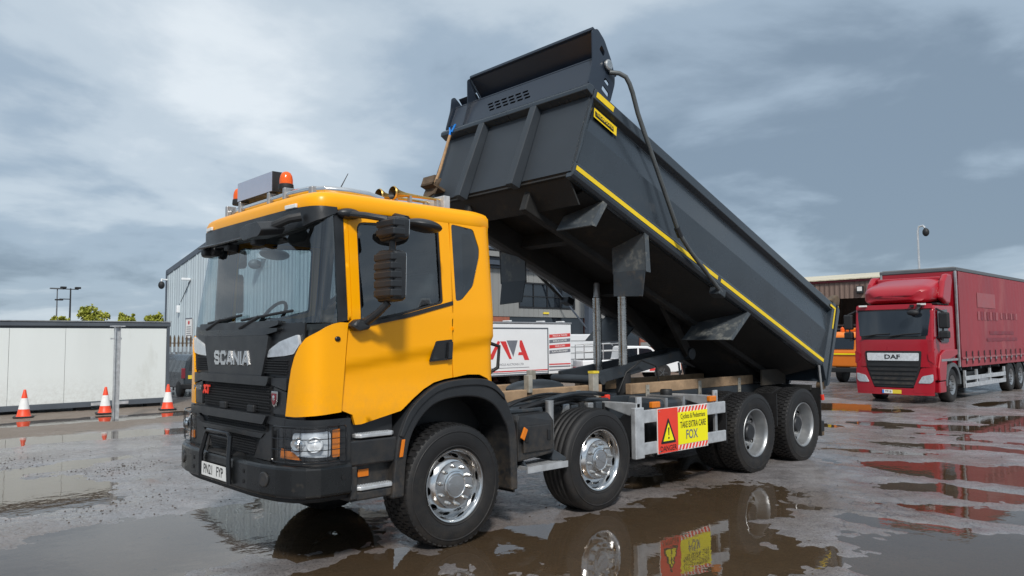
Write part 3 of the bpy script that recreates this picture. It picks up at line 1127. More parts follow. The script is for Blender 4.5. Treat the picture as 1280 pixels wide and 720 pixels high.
# tanks behind the side guard
MB().tube([(3.05, -.78, .68), (4.25, -.78, .68)], .25, 24).build('fuel_tank', 'soft_black', TRUCK, bevel=.03)
MB().box(3.2, 3.75, -1.06, -.55, .82, 1.06).build('hydraulic_tank', 'chassis_grey', TRUCK, bevel=.05)
MB().lathe([(1.06, .001), (1.06, .075), (1.12, .08), (1.14, .07), (1.14, .001)], (3.82, -.72, 0), 'Z', 16).build('tank_cap', 'soft_black', TRUCK)
for x in (3.30, 3.66):
    MB().box(x, x + .05, -1.075, -.54, .81, 1.075).build('tank_strap', 'dull_aluminium', TRUCK)

# galvanised side guard
SG = -1.235
for z0, z1 in ((.84, .985), (.49, .625)):
    MB().box(2.66, 4.36, SG, SG + .03, z0, z1).build('guard_rail', 'galvanised', TRUCK, bevel=.008)
g = MB().box(2.50, 2.66, SG - .012, SG + .055, .46, 1.02)
g.build('guard_upright', 'galvanised', TRUCK, bevel=.01)
MB().box(4.17, 4.22, SG + .032, SG + .07, .52, 1.10).build('guard_upright', 'dull_aluminium', TRUCK, bevel=.006)
for x in (2.58, 4.14):
    MB().prism([(x, -.49, 1.06), (x, -1.0, 1.065), (x, -1.2, 1.065), (x, -1.2, .90), (x, -1.10, .92), (x, -.75, 1.0), (x, -.49, .93)], (.07, 0, 0)).build('guard_arm', 'galvanised', TRUCK, bevel=.008)
    MB().box(x + .01, x + .10, SG + .035, SG + .06, .98, 1.13).build('guard_hanger', 'galvanised', TRUCK, bevel=.004)
for x in (2.84, 4.02):
    MB().box(x, x + .15, SG + .005, SG + .06, .995, 1.065).build('side_marker_lamp', 'amber', TRUCK, bevel=.012)
# warning board on the guard
yb = SG - .012
bd = MB().box(2.90, 3.92, yb, yb + .010, .475, .985).build('warning_board', 'sign_white', TRUCK)
MB().box(2.905, 3.292, yb - .004, yb - .001, .48, .98).build('danger_panel', 'sign_red', bd)
MB().box(3.296, 3.916, yb - .004, yb - .001, .545, .918).build('message_panel', 'sign_yellow', bd)
for zc_, in ((.948,), (.512,)):
    for i in range(9):
        x = 3.30 + i * .0687
        xs = [x, x + .036, x + .036 + .030, x + .030]
        pl = [(min(max(xx, 3.297), 3.915), yb - .001, zz) for xx, zz in zip(xs, (zc_ - .028, zc_ - .028, zc_ + .028, zc_ + .028))]
        MB().prism(pl, (0, -.003, 0)).build('red_stripe', 'sign_red', bd)
tri = [(2.95, .585), (3.245, .585), (3.0975, .875)]
MB().prism([(a, yb - .0045, c) for a, c in rounded(tri, .02)], (0, -.003, 0)).build('warning_triangle', 'ink', bd)
MB().prism([(a, yb - .008, c) for a, c in ((2.995, .612), (3.20, .612), (3.0975, .815))], (0, -.002, 0)).build('triangle_inset', 'sign_yellow', bd)
MB().prism([(a, yb - .0105, c) for a, c in ((3.085, .762), (3.11, .762), (3.104, .675), (3.091, .675))], (0, -.002, 0)).build('exclamation_mark', 'ink', bd)
MB().lathe([(-.002, .001), (-.002, .013), (0, .013)], (3.0975, yb - .0105, .645), 'Y', 12).build('exclamation_dot', 'ink', bd)
rx, uz = (1, 0, 0), (0, 0, 1)
text('DANGER', .088, (3.098, yb - .006, .525), rx, uz, 'ink', bd, bold=.014, sx=.90)
text('Cyclists & Pedestrians', .083, (3.605, yb - .006, .865), rx, uz, 'ink', bd, bold=.007, sx=.70)
text('TAKE EXTRA CARE', .105, (3.605, yb - .006, .765), rx, uz, 'ink', bd, bold=.013, sx=.60)
text('FOX', .15, (3.57, yb - .006, .645), rx, uz, 'grey_print', bd, bold=.018, sx=.82)
for x, z in ((2.93, .955), (2.93, .505), (3.33, .965), (3.60, .967), (3.88, .967), (3.33, .497), (3.60, .495), (3.88, .495)):
    MB().tube([(x, yb - .002, z), (x, yb - .009, z)], .010, 8).build('board_rivet', 'dull_aluminium', bd)

# rear spray flaps, lamp bar and prop rod
for s in (-1, 1):
    MB().box(7.03, 7.05, s * .62, s * 1.23, .30, 1.02).build('mud_flap', 'rubber', TRUCK)
    MB().box(5.74, 5.76, s * .66, s * 1.2, .55, 1.0).build('mud_flap', 'rubber', TRUCK)
    MB().box(4.42, 4.44, s * .62, s * 1.2, .45, .95).build('mud_flap', 'rubber', TRUCK)
    MB().box(7.06, 7.16, s * .70, s * 1.22, .36, .52).build('rear_lamp_box', 'soft_black', TRUCK, bevel=.01)
    MB().box(7.162, 7.17, s * .72, s * 1.2, .38, .50).build('rear_lamp', 'sign_red', TRUCK)
MB().box(7.06, 7.15, -1.22, 1.22, .30, .36).build('underrun_bar', 'rust', TRUCK, bevel=.01)
MB().box(6.98, 7.05, -1.1, 1.1, .98, 1.06).build('rear_cross_beam', 'underside', TRUCK)

# ------------------------------------------------------------------ cab
CD, CN, CW = 0.28, 5.0, 1.21
_ph = np.linspace(0, math.pi / 2, 400)
_Yn = np.sin(_ph) ** (2 / CN) * CW
_Xn = np.cos(_ph) ** (2 / CN) * CD
_arc = np.concatenate([[0], np.cumsum(np.hypot(np.diff(_Yn), np.diff(_Xn)))])
CL = _arc[-1]


def cab_front(z):
    return np.where(z <= 1.9, -1.45, -1.45 + (z - 1.9) * 0.12)


def cab_half(z):
    return np.where(z <= 2.0, CW, CW - (z - 2.0) * 0.095)


def plan(t, z, off=0.0, front=cab_front):
    t, z = np.asarray(t, float), np.asarray(z, float)
    F = front(z)

    def raw(s):
        x = np.where(s < CL, F + CD - np.interp(s, _arc, _Xn), F + CD + s - CL)
        y = np.where(s < CL, np.interp(s, _arc, _Yn), CW) * cab_half(z) / CW
        y = y - np.where(x > .40, .05 * ((x - .40) / .1) ** 2, 0)
        return x, y
    s = np.abs(t)
    x, y = raw(s)
    xa, ya = raw(np.maximum(s - .01, 0)); xb, yb_ = raw(s + .01)
    dx, dy = xb - xa, yb_ - ya
    ln = np.hypot(dx, dy) + 1e-9
    x, y = x - dy / ln * off, y + dx / ln * off
    return x, y * np.where(t < 0, -1, 1), z


def tx(x, z, front=cab_front):
    """signed arc on the right-hand side (+) for a world x on the flank"""
    X = float(front(np.array(z))) + CD - x
    return CL - X if X <= 0 else float(np.interp(X, _Xn[::-1], _arc[::-1]))


def ty(y):
    return math.copysign(float(np.interp(abs(y), _Yn, _arc)), y)


def cab_panel(name, outer, holes, m, parent, side, off=0.0, step=.05, solid=.02, offf=None, front=cab_front):
    """outer/holes in (arc, z) with arc > 0; side -1 puts it on the left flank"""
    flip = lambda L: [(side * a, b) for a, b in L]

    def fm(a, z):
        o = off if offf is None else off + offf(np.abs(a), z)
        return plan(a, z, o, front)
    return panel(name, flip(outer), [flip(h) for h in holes], fm, m, parent, step, solid, out_dir=(-.6, side * 1.0, 0))


def front_panel(name, outer, holes, m, parent, off=0.0, step=.05, solid=.02, front=cab_front):
    """symmetric front piece: outline in (y, z) with signed y"""
    cv = lambda L: [(ty(a), b) for a, b in L]
    return panel(name, cv(outer), [cv(h) for h in holes], lambda a, z: plan(a, z, off, front), m, parent, step, solid, out_dir=(-1, 0, 0))


def sx(L):
    return [(tx(a, b), b) for a, b in L]


def crease(a, z):
    # pressed feature line rising to the rear on the door skin
    x = a - CL - 1.17
    zl = 1.60 + (x + 1.07) * .135
    d = (zl - z)
    return -.026 * np.clip(d / .05, 0, 1) * np.clip((z - 1.15) / .3, 0.25, 1)


CAB = TRUCK
for side in (-1, 1):
    # front corner panel wrapping from the grille to the door
    oc = [(tx(-1.141, 1.235), 1.235), (tx(-1.121, 1.5), 1.5), (tx(-1.097, 1.8), 1.8), (tx(-1.083, 1.925), 1.925), (tx(-1.15, 1.928), 1.928), (tx(-1.21, 1.915), 1.915), (tx(-1.27, 1.89), 1.89), (tx(-1.33, 1.855), 1.855), (ty(1.13), 1.805), (ty(1.07), 1.74),
          (ty(1.02), 1.66), (ty(.985), 1.57), (ty(.958), 1.46), (ty(.935), 1.33), (ty(.915), 1.205), (ty(1.04), 1.205)]
    cp = cab_panel('corner_panel', oc, [], 'yellow_paint', CAB, side, off=.016, step=.045, solid=.025)
    if side < 0:
        x_, y_, z_ = plan(np.array([-tx(-1.18, 1.80)]), np.array([1.80]), .02)
        em = MB().sphere((0, 0, 0), .026, .012, .02, 12, 8).xf(lambda a, b, c: (a + x_[0], b + y_[0], c + z_[0])).build('side_repeater', 'gloss_black', cp)
    # door with window opening
    do = sx([(-1.043, 2.815), (-1.043, 1.955), (-1.062, 1.93), (-1.085, 1.75), (-1.105, 1.5), (-1.128, 1.245), (-1.03, 1.205), (-1.005, 1.125), (-.95, 1.125), (-.57, 1.205), (-.44, 1.30), (-.33, 1.37), (-.22, 1.42), (-.10, 1.445), (-.012, 1.455), (-.012, 2.10), (-.012, 2.835)])
    wi = rounded(sx([(-.965, 2.745), (-.965, 1.915), (-.55, 2.0), (-.125, 2.105), (-.125, 2.795)]), [.07, .02, .0, .03, .04])
    dr = cab_panel('door', do, [wi], 'yellow_paint', CAB, side, step=.04, solid=.03, offf=crease)
    wg = rounded(sx([(-.99, 2.765), (-.99, 1.90), (-.55, 1.985), (-.10, 2.085), (-.10, 2.815)]), .03)
    cab_panel('door_glass', wg, [], 'cab_glass', dr, side, off=-.022, step=.10, solid=0)
    seal = sx([(-1.03, 1.875), (-1.03, 1.905), (-.55, 2.0), (-.02, 2.128), (-.02, 2.095), (-.55, 1.965)])
    cab_panel('window_seal', seal, [], 'soft_black', dr, side, off=.008, step=.06, solid=.02)
    fr = rounded(sx([(-.985, 2.765), (-.985, 1.91), (-.55, 1.995), (-.11, 2.10), (-.11, 2.81)]), [.07, .02, 0, .03, .04])
    fi = rounded(sx([(-.952, 2.73), (-.952, 1.94), (-.55, 2.02), (-.142, 2.12), (-.142, 2.78)]), [.07, .02, 0, .03, .04])
    cab_panel('window_gasket', fr, [fi], 'soft_black', dr, side, off=-.006, step=.06, solid=.01)
    ho = rounded(sx([(-.285, 1.60), (-.215, 1.775), (-.035, 1.79), (-.035, 1.615)]), .015)
    hn = cab_panel('door_handle', ho, [], 'gloss_black', dr, side, off=.004, step=.05, solid=.012)
    hb = rounded(sx([(-.10, 1.625), (-.085, 1.765), (-.045, 1.77), (-.055, 1.63)]), .01)
    cab_panel('handle_grip', hb, [], 'black_plastic', hn, side, off=.028, step=.05, solid=.03)
    hp = rounded(sx([(-.265, 1.615), (-.205, 1.75), (-.125, 1.76), (-.13, 1.625)]), .01)
    cab_panel('handle_recess', hp, [], 'soft_black', hn, side, off=.007, step=.05, solid=.004)
    tr = sx([(-1.05, 1.94), (-1.10, 1.3), (-.5, 1.3), (-.03, 1.5), (-.03, 2.08), (-.5, 1.97)])
    cab_panel('door_trim', tr, [], 'skin_seat', dr, side, off=-.055, step=.1, solid=.01)
    # rear quarter
    ro = sx([(.0, 2.835), (.0, 1.455), (.16, 1.475), (.30, 1.47), (.40, 1.43), (.455, 1.365), (.49, 1.365), (.498, 1.5), (.498, 2.835)])
    qw = rounded(sx([(.018, 2.825), (.018, 2.125), (.09, 2.14), (.23, 2.27), (.325, 2.54), (.335, 2.62), (.275, 2.80)]), .03)
    rq = cab_panel('rear_quarter_panel', ro, [qw], 'yellow_paint', CAB, side, step=.04, solid=.03, offf=crease)
    cab_panel('quarter_glass', rounded(sx([(.016, 2.827), (.016, 2.12), (.092, 2.135), (.233, 2.27), (.328, 2.54), (.338, 2.62), (.278, 2.803)]), .03), [], 'dark_glass', rq, side, off=-.005, step=.1, solid=0)
    cab_panel('quarter_frit', rounded(sx([(.016, 2.827), (.016, 2.12), (.092, 2.135), (.233, 2.27), (.328, 2.54), (.338, 2.62), (.278, 2.803)]), .03), [rounded(sx([(.14, 2.75), (.12, 2.25), (.18, 2.29), (.28, 2.54), (.29, 2.62), (.24, 2.75)]), .02)], 'window_dark', rq, side, off=-.009, step=.08, solid=.003)
    # pillars
    cab_panel('door_pillar', sx([(-1.082, 2.83), (-1.078, 1.945), (-1.046, 1.955), (-1.046, 2.83)]), [], 'yellow_paint', CAB, side, off=-.001, step=.03, solid=.03)
    cab_panel('windscreen_pillar', sx([(-1.165, 2.80), (-1.165, 1.93), (-1.081, 1.945), (-1.085, 2.82)]), [], 'black_plastic', CAB, side, off=-.004, step=.03, solid=.03)
    cab_panel('inner_pillar', sx([(-1.08, 2.82), (-1.08, 1.5), (-.985, 1.5), (-.985, 2.82)]), [], 'skin_seat', CAB, side, off=-.05, step=.05, solid=.02)
    cab_panel('rear_liner', sx([(-.05, 2.83), (-.05, 1.45), (.01, 1.45), (.01, 2.83)]), [], 'skin_seat', CAB, side, off=-.05, step=.1, solid=.02)

# windscreen
wt = tx(-1.163, 1.95); wt2 = tx(-1.163, 2.78)
ws = [(-wt, 1.925), (wt, 1.925), (wt2, 2.78), (-wt2, 2.78)]
panel('windscreen', ws, [], lambda a, z: plan(a, z, -.012), 'cab_glass', CAB, .06, 0, out_dir=(-1, 0, 0))
# back wall, floor, roof
bw = MB().box(.455, .494, -1.09, 1.09, 1.38, 2.84).build('back_wall', 'yellow_paint', CAB)
MB().box(.43, .452, -1.1, 1.1, 1.4, 2.88).build('back_trim', 'skin_seat', CAB)
MB().box(-1.3, .45, -1.08, 1.08, 1.40, 1.44).build('cab_floor', 'soft_black', CAB)
ROOF_F = lambda z: np.full_like(np.asarray(z, float), -1.375)
rings = [(2.83, .0), (2.845, -.006), (2.92, -.004), (2.955, .012), (2.972, .035), (2.985, .07), (3.0, .13), (3.015, .3), (3.025, .65), (3.03, .999)]
rv, rf = [], []
tl = np.concatenate([np.linspace(-(CL + 1.592), -CL, 14)[:-1], np.linspace(-CL, CL, 61), np.linspace(CL, CL + 1.592, 14)[1:]])
nr = None
for z, k in rings:
    X, Y, Z = plan(tl, np.full_like(tl, 2.84), 0.0, ROOF_F)
    # close across the back
    n_b = 12
    yb2 = np.linspace(Y[-1], Y[0], n_b + 2)[1:-1]
    X = np.concatenate([X, np.full(n_b, X[-1])]); Y = np.concatenate([Y, yb2])
    # crown dips slightly towards the front lip
    Zr = z - np.clip((-1.0 - X) / .42, 0, 1) ** 2 * .018
    X = X * (1 - max(k, -1)) + (-.45) * k if k > 0 else X + (X + .45) * (-k) * .9
    Y = Y * (1 - k)
    nr = len(X)
    rv += list(zip(X, Y, Zr if z > 2.83 else Zr))
for i in range(len(rings) - 1):
    for j in range(nr):
        j2 = (j + 1) % nr
        rf.append((i * nr + j, i * nr + j2, (i + 1) * nr + j2, (i + 1) * nr + j))
roof = MB().add([tuple(map(float, p)) for p in rv], rf, True)
roof_o = roof.build('roof', 'yellow_paint', CAB)
MB().box(-1.28, .45, -1.04, 1.04, 2.80, 2.83).build('headliner', 'skin_seat', CAB)
# black header over the windscreen with tapered ends
HEAD_F = lambda z: np.where(np.asarray(z) > 0, -1.378 + (2.82 - np.asarray(z)) * .03, 0)
hw_ = tx(-1.14, 2.8, HEAD_F)
hd = [(-hw_, 2.845), (-hw_, 2.80), (-hw_ * .90, 2.74), (-hw_ * .78, 2.69), (-hw_ * .5, 2.665), (0, 2.66), (hw_ * .5, 2.665), (hw_ * .78, 2.69), (hw_ * .90, 2.74), (hw_, 2.80), (hw_, 2.845)]
hdr = panel('header_panel', hd, [], lambda a, z: plan(a, z, .010, HEAD_F), 'black_plastic', CAB, .05, .04, out_dir=(-1, 0, 0))
for s in (-1, 1):
    x_, y_, z_ = plan(np.array([ty(s * .80), ty(s * .97)]), np.array([2.85, 2.85]), .018, ROOF_F)
    MB().bar((x_[0], y_[0], 2.862), (x_[1], y_[1], 2.862), .02, .034).build('roof_marker_lamp', 'sign_white', CAB, bevel=.005)
# smoked visor blade hung below the header over the driver's half
vb = MB()
vb.prism([(-1.40, -.50, 2.70), (-1.50, -.50, 2.675), (-1.50, -.50, 2.655), (-1.40, -.50, 2.665)], (0, 1.30, 0))
vb.build('sun_visor', 'gloss_black', CAB, bevel=.012)
for y in (-.3, .25, .78):
    MB().box(-1.46, -1.36, y - .05, y + .05, 2.60, 2.66).build('visor_bracket', 'soft_black', CAB, bevel=.015)
MB().box(-1.41, -1.29, .70, .98, 2.60, 2.69).build('camera_housing', 'black_plastic', CAB, bevel=.03)
# front-view mirror
fmr = MB().prism([(-1.66, -.70 + a, 2.655 + c) for a, c in rounded([(-.205, -.01), (-.15, -.055), (.13, -.065), (.20, -.02), (.19, .03), (.08, .06), (-.12, .06)], .02, 3)], (.20, 0, .03))
fmo = fmr.build('front_mirror', 'black_plastic', CAB, bevel=.028, seg=3)
MB().tube([(-1.54, -.86, 2.69), (-1.46, -.96, 2.74), (-1.38, -1.0, 2.76)], .035, 10).build('mirror_arm', 'soft_black', fmo)

# black front fascia
fas = [(-1.10, 1.93), (-1.10, 1.18), (-1.0, 1.05), (1.0, 1.05), (1.10, 1.18), (1.10, 1.93)]
front_panel('front_fascia', fas, [], 'black_plastic', CAB, off=-.012, step=.06)
# cowl below the screen
cw = MB()
for z0, z1, o in ((1.885, 1.94, .025), (1.835, 1.88, .03)):
    yy = [(-.80, z0 + .03), (-.60, z0), (.60, z0), (.80, z0 + .03), (.80, z1 + .01), (-.80, z1 + .01)]
    front_panel('cowl_ledge', rounded(yy, .015), [], 'gloss_black' if o > .026 else 'black_plastic', CAB, off=o, step=.06, solid=.05)
# bonnet plate carrying the name
bonnet = front_panel('bonnet_plate', rounded([(-.66, 1.835), (-.62, 1.70), (-.54, 1.50), (-.48, 1.455), (.48, 1.455), (.54, 1.50), (.62, 1.70), (.66, 1.835)], .03), [], 'black_plastic', CAB, off=.028, step=.05, solid=.05)
for y0, ch in zip((.335, .198, .062, -.077, -.168, -.262), 'SCANIA'):
    x_, _, _ = plan(np.array([ty(y0)]), np.array([1.64]), .032)
    block_letter(ch, (x_[0], y0, 1.645), (-.06 * y0, -1, 0), (0, 0, 1), .126 if ch != 'I' else .036, .124, .030, .014, 'text_silver', bonnet)
for s in (-1, 1):
    # upper lamps and grilles either side of the bonnet plate
    lp = rounded([(s * .60, 1.655), (s * .63, 1.715), (s * .80, 1.78), (s * 1.05, 1.835), (s * 1.07, 1.76), (s * 1.0, 1.685), (s * .88, 1.67)], .015)
    front_panel('upper_lamp', lp, [], 'lens_clear', CAB, off=.008, step=.05, solid=.02)
    front_panel('upper_lamp_lens', [(y_, z_ + .001) for y_, z_ in lp], [], 'lens_glass', CAB, off=.016, step=.08, solid=0)
    gp = rounded([(s * .575, 1.63), (s * .55, 1.525), (s * .955, 1.515), (s * .99, 1.665), (s * .88, 1.65)], .015)
    front_panel('upper_grille', gp, [], 'mesh_black', CAB, off=.003, step=.06, solid=.01)
    gl = MB()
    for i in range(6):
        z = 1.535 + i * .02
        for j in range(14):
            y = .575 + j * .026 + (i % 2) * .013
            if y > .93: continue
            x_, y_, z_ = plan(np.array([ty(s * y)]), np.array([z]), .012)
            gl.box(x_[0] - .005, x_[0] + .01, y_[0] - .009, y_[0] + .009, z - .0035, z + .0035)
    gl.build('grille_mesh', 'soft_black', CAB, kind='stuff')
    sb = rounded([(s * .70, 1.495), (s * .70, 1.44), (s * .93, 1.40), (s * .935, 1.50)], .01)
    front_panel('side_strip', sb, [], 'black_plastic', CAB, off=.022, step=.06, solid=.03)
    front_panel('side_strip', rounded([(s * .73, 1.425), (s * .73, 1.215), (s * .915, 1.215), (s * .92, 1.39)], .012), [], 'black_plastic', CAB, off=.012, step=.06, solid=.02)
    front_panel('side_strip', rounded([(s * .62, 1.195), (s * .62, 1.135), (s * .91, 1.115), (s * .915, 1.19)], .012), [], 'black_plastic', CAB, off=.02, step=.06, solid=.03)
front_panel('grille_bar', rounded([(-.70, 1.505), (-.66, 1.43), (.66, 1.43), (.70, 1.505)], .02), [], 'black_plastic', CAB, off=.045, step=.06, solid=.06)
front_panel('grille_bar', rounded([(-.68, 1.20), (-.62, 1.125), (.62, 1.125), (.68, 1.20)], .02), [], 'black_plastic', CAB, off=.05, step=.06, solid=.06)
front_panel('main_grille', [(-.70, 1.44), (-.70, 1.19), (.70, 1.19), (.70, 1.44)], [], 'mesh_black', CAB, off=-.004, step=.08, solid=.01)
front_panel('lower_grille', [(-.60, 1.135), (-.60, 1.03), (.60, 1.03), (.60, 1.135)], [], 'mesh_black', CAB, off=-.004, step=.08, solid=.01)
for z0, z1, yl in ((1.215, 1.42, .66), (1.045, 1.12, .58)):
    gm_ = MB()
    nzr = int((z1 - z0) / .022)
    for i in range(nzr):
        z = z0 + (i + .5) * (z1 - z0) / nzr
        y = -yl + (i % 2) * .017
        while y < yl:
            x_, y_, _ = plan(np.array([ty(y)]), np.array([z]), .012)
            a = .35 if i % 2 else -.35
            gm_.bar((x_[0], y_[0] - .013, z - a * .012), (x_[0], y_[0] + .013, z + a * .012), .01, .006)
            y += .034
    gm_.build('grille_mesh', 'soft_black', CAB, kind='stuff')
for y in (.20, -.36):
    x_, _, _ = plan(np.array([ty(y)]), np.array([1.23]), .02)
    MB().box(x_[0] - .02, x_[0] + .03, y - .06, y + .06, 1.20, 1.265).build('grille_hook_cover', 'soft_black', CAB, bevel=.012)
x_, _, _ = plan(np.array([ty(.56)]), np.array([1.36]), .03)
for ch, y0 in (('X', .60), ('T', .53)):
    block_letter(ch, (x_[0] - .004, y0, 1.355), (.05, -1, 0), (0, -.2, 1), .062, .082, .018, .012, 'sign_red', CAB)
x_, _, _ = plan(np.array([ty(.80)]), np.array([1.36]), .03)
text('P 410', .062, (x_[0], .81, 1.36), (.10, -1, 0), (0, 0, 1), 'text_silver', CAB, extrude=.003, bold=.015, name='badge_lettering')
x_, _, _ = plan(np.array([ty(-.80)]), np.array([1.36]), .022)
shd = [(-.045, .05), (.045, .05), (.042, -.01), (.025, -.045), (0, -.062), (-.025, -.045), (-.042, -.01)]
bdg = MB().prism([(x_[0], -.775 + a * 1.15, 1.335 + c * 1.15) for a, c in shd], (-.012, 0, 0)).build('grille_badge', 'chrome', CAB, bevel=.004)
MB().prism([(x_[0] - .0125, -.775 + a * .8, 1.335 + c * .8) for a, c in shd], (-.004, 0, 0)).build('badge_field', 'dark_red_print', bdg)
MB().sphere((x_[0] - .017, -.775, 1.34), .004, .018, .024, 10, 6).build('badge_emblem', 'chrome', bdg)

# lower front: plastic corners, headlamps, bumper
low_f = [(-1.12, 1.16), (-1.12, .82), (1.12, .82), (1.12, 1.16), (1.0, 1.175), (.62, 1.03), (.55, 1.03), (-.55, 1.03), (-.62, 1.03), (-1.0, 1.175)]
panel('lower_fascia', [(-tx(-1.06, 1.1), 1.185), (-tx(-1.06, 1.1), .82), (tx(-1.06, 1.1), .82), (tx(-1.06, 1.1), 1.185), (ty(.90), 1.185), (ty(.70), 1.06), (-ty(.70), 1.06), (-ty(.90), 1.185)], [], lambda a, z: plan(a, z, .018), 'black_plastic', CAB, .05, .03, out_dir=(-1, 0, 0))
front_panel('lower_mesh_panel', rounded([(-.56, 1.02), (-.44, .86), (.44, .86), (.56, 1.02)], .02), [], 'mesh_black', CAB, off=.022, step=.08, solid=.005)
ml = MB()
for i in range(7):
    z = .875 + i * .021
    for j in range(29):
        y = -.46 + j * .033 + (i % 2) * .016
        if abs(y) > .44 + (z - .86) * .7: continue
        x_, y_, _ = plan(np.array([ty(y)]), np.array([z]), .03)
        ml.box(x_[0] - .005, x_[0] + .004, y_[0] - .011, y_[0] + .011, z - .003, z + .003)
ml.build('grille_mesh', 'soft_black', CAB, kind='stuff')
front_panel('front_ledge', rounded([(-.66, 1.055), (-.60, 1.015), (.60, 1.015), (.66, 1.055)], .01), [], 'black_plastic', CAB, off=.055, step=.06, solid=.06)
for s in (-1, 1):
    front_panel('duct_panel', rounded([(s * .585, 1.02), (s * .47, .85), (s * .76, .85), (s * .78, 1.10), (s * .68, 1.06)], .02), [], 'black_plastic', CAB, off=.045, step=.05, solid=.04)
    z0, z1 = .875, 1.125
    a0, a1 = abs(ty(.845)), tx(-1.12, 1.0)
    base = rounded([(a0, z0), (a1, z0 + .01), (a1, z1 + .005), (a0, z1 - .01)], .04)
    hl = cab_panel('headlamp', base, [], 'gloss_black', CAB, s, off=.024, step=.05, solid=.02)
    ai = a0 + (a1 - a0) * .28
    ao = a0 + (a1 - a0) * .80
    cab_panel('headlamp_reflector', rounded([(ai, z0 + .045), (ao, z0 + .03), (ao, z1 - .025), (ai + .02, z1 - .04)], .03), [], 'lens_clear', hl, s, off=.027, step=.04, solid=.004)
    for kk, (am, rr) in enumerate(((.42, .055), (.62, .062))):
        x_, y_, z_ = plan(np.array([s * (a0 + (a1 - a0) * am)]), np.array([1.005]), .03)
        nx_ = Vector((-.62, s * .78, 0))
        lensm = MB().lathe([(-.01, rr), (.022, rr), (.030, rr * .9), (.012, rr * .75), (.02, rr * .45), (.03, .001)], (0, 0, 0), 'X', 20)
        q = nx_.to_track_quat('X', 'Z').to_matrix()
        lensm.xf(lambda a, b_, c: tuple(q @ Vector((a, b_, c)) + Vector((x_[0], y_[0], z_[0]))))
        lensm.build('lamp_unit', 'lens_clear' if kk else 'chrome', hl)
    cab_panel('turn_signal', rounded([(ao + .012, z0 + .025), (ao + .095, z0 + .03), (ao + .095, z1 - .012), (ao + .012, z1 - .02)], .012), [], 'amber', hl, s, off=.034, step=.04, solid=.006)
    cab_panel('lower_signal', rounded([(a0 + .03, z0 + .012), (ai + .11, z0 + .012), (ai + .03, z0 + .065), (a0 + .04, z0 + .085)], .008), [], 'amber', hl, s, off=.030, step=.04, solid=.004)
    cab_panel('headlamp_lens', rounded([(a0 + .01, z0 + .005), (a1 - .06, z0 + .012), (a1 - .06, z1), (a0 + .01, z1 - .012)], .04), [], 'lens_glass', hl, s, off=.046, step=.05, solid=0)
    # stone guard grid
    def on_lamp(a, z, o=.075):
        x_, y_, z_ = plan(np.array([s * a]), np.array([z]), o)
        return (float(x_[0]), float(y_[0]), float(z_[0]))
    fr_ = MB()
    loop = densify(rounded([(a0 - .015, z0 - .012), (a1 - .015, z0), (a1 - .015, z1 + .02), (a0 - .015, z1 + .005)], .035), .04)
    fr_.tube([on_lamp(a, z) for a, z in loop], .006, 7, closed=True)
    for t in (.27, .50, .73):
        a = a0 + (a1 - a0) * t
        fr_.tube([on_lamp(a, z0 - .01 + .012 * t), on_lamp(a, (z0 + z1) / 2, .085), on_lamp(a, z1 + .008 + .012 * t)], .0036, 6)
    for t in (.33, .66):
        z = z0 + (z1 - z0) * t
        fr_.tube([on_lamp(a0 - .015 + (a1 - a0) * q_ / 8, z + .012 * q_ / 8, .08) for q_ in range(9)], .0036, 6)
    fr_.build('lamp_guard', 'gloss_black', hl)
    cab_panel('lamp_surround', rounded([(a1 - .045, z0 - .01), (a1 + .05, z0 - .01), (a1 + .05, z1 + .06), (a1 - .045, z1 + .03)], .02), [], 'black_plastic', CAB, s, off=.035, step=.04, solid=.03)

BP = [(-1.60, 0), (-1.60, .58), (-1.585, .78), (-1.55, .96), (-1.49, 1.11), (-1.42, 1.195), (-1.32, 1.24), (-1.045, 1.25)]
bump_out = [(x, -y) for x, y in BP[::-1]] + [(x, y) for x, y in BP[1:]]
bump_in = [(x + .20, y * .86) for x, y in bump_out[::-1]]
bump_in = [(max(x, -1.42) if abs(y) < .9 else x + .0, y) for x, y in bump_in]
bp_poly = bump_out + [(-1.05, 1.05), (-1.2, 1.0), (-1.35, .8), (-1.35, -.8), (-1.2, -1.0), (-1.05, -1.05)]
bz = MB()
bz.prism([(x, y, .60) for x, y in bp_poly], (0, 0, .245))
bumper = bz.build('bumper', 'gloss_black', CAB, bevel=.03, seg=3)
MATS['bumper_black'] = mat('bumper_black', (0.010, 0.011, 0.012), 0.30, 0, 0.2, 5, dirt=(MUD, .2, 4), bump=.06, bscale=60)
bumper.data.materials[0] = MATS['bumper_black']
# lower valance tucked under the bumper
vp = [(x * .97 + .0, y * .93) for x, y in bump_out] + [(-1.0, 1.0), (-1.1, .8), (-1.1, -.8), (-1.0, -1.0)]
MB().prism([(x, y, .555) for x, y in vp], (0, 0, .05)).build('valance', 'soft_black', CAB, bevel=.02)
for s in (-1, 1):
    tow = MB().lathe([(-.012, .001), (-.012, .05), (-.006, .058), (.01, .058)], (0, 0, 0), 'X', 20)
    q = Vector((1.0, -s * .17, 0)).to_track_quat('X', 'Z').to_matrix()
    tow.xf(lambda a, b_, c: tuple(q @ Vector((a, b_, c)) + Vector((-1.576, s * .83, .73))))
    tow.build('towing_cover', 'black_plastic', bumper)
    for z in (.68, .76):
        tb = MB().lathe([(-.004, .001), (-.004, .017), (.006, .017)], (-1.60, s * .52, z), 'X', 12).build('bolt_hole', 'mesh_black', bumper)
    MB().lathe([(-.004, .001), (-.004, .02), (.006, .02)], (0, 0, 0), 'Y', 12).xf(lambda a, b_, c: (a - 1.13, s * (1.249 - b_ * 1.0), c + .74)).build('bolt_hole', 'mesh_black', bumper)
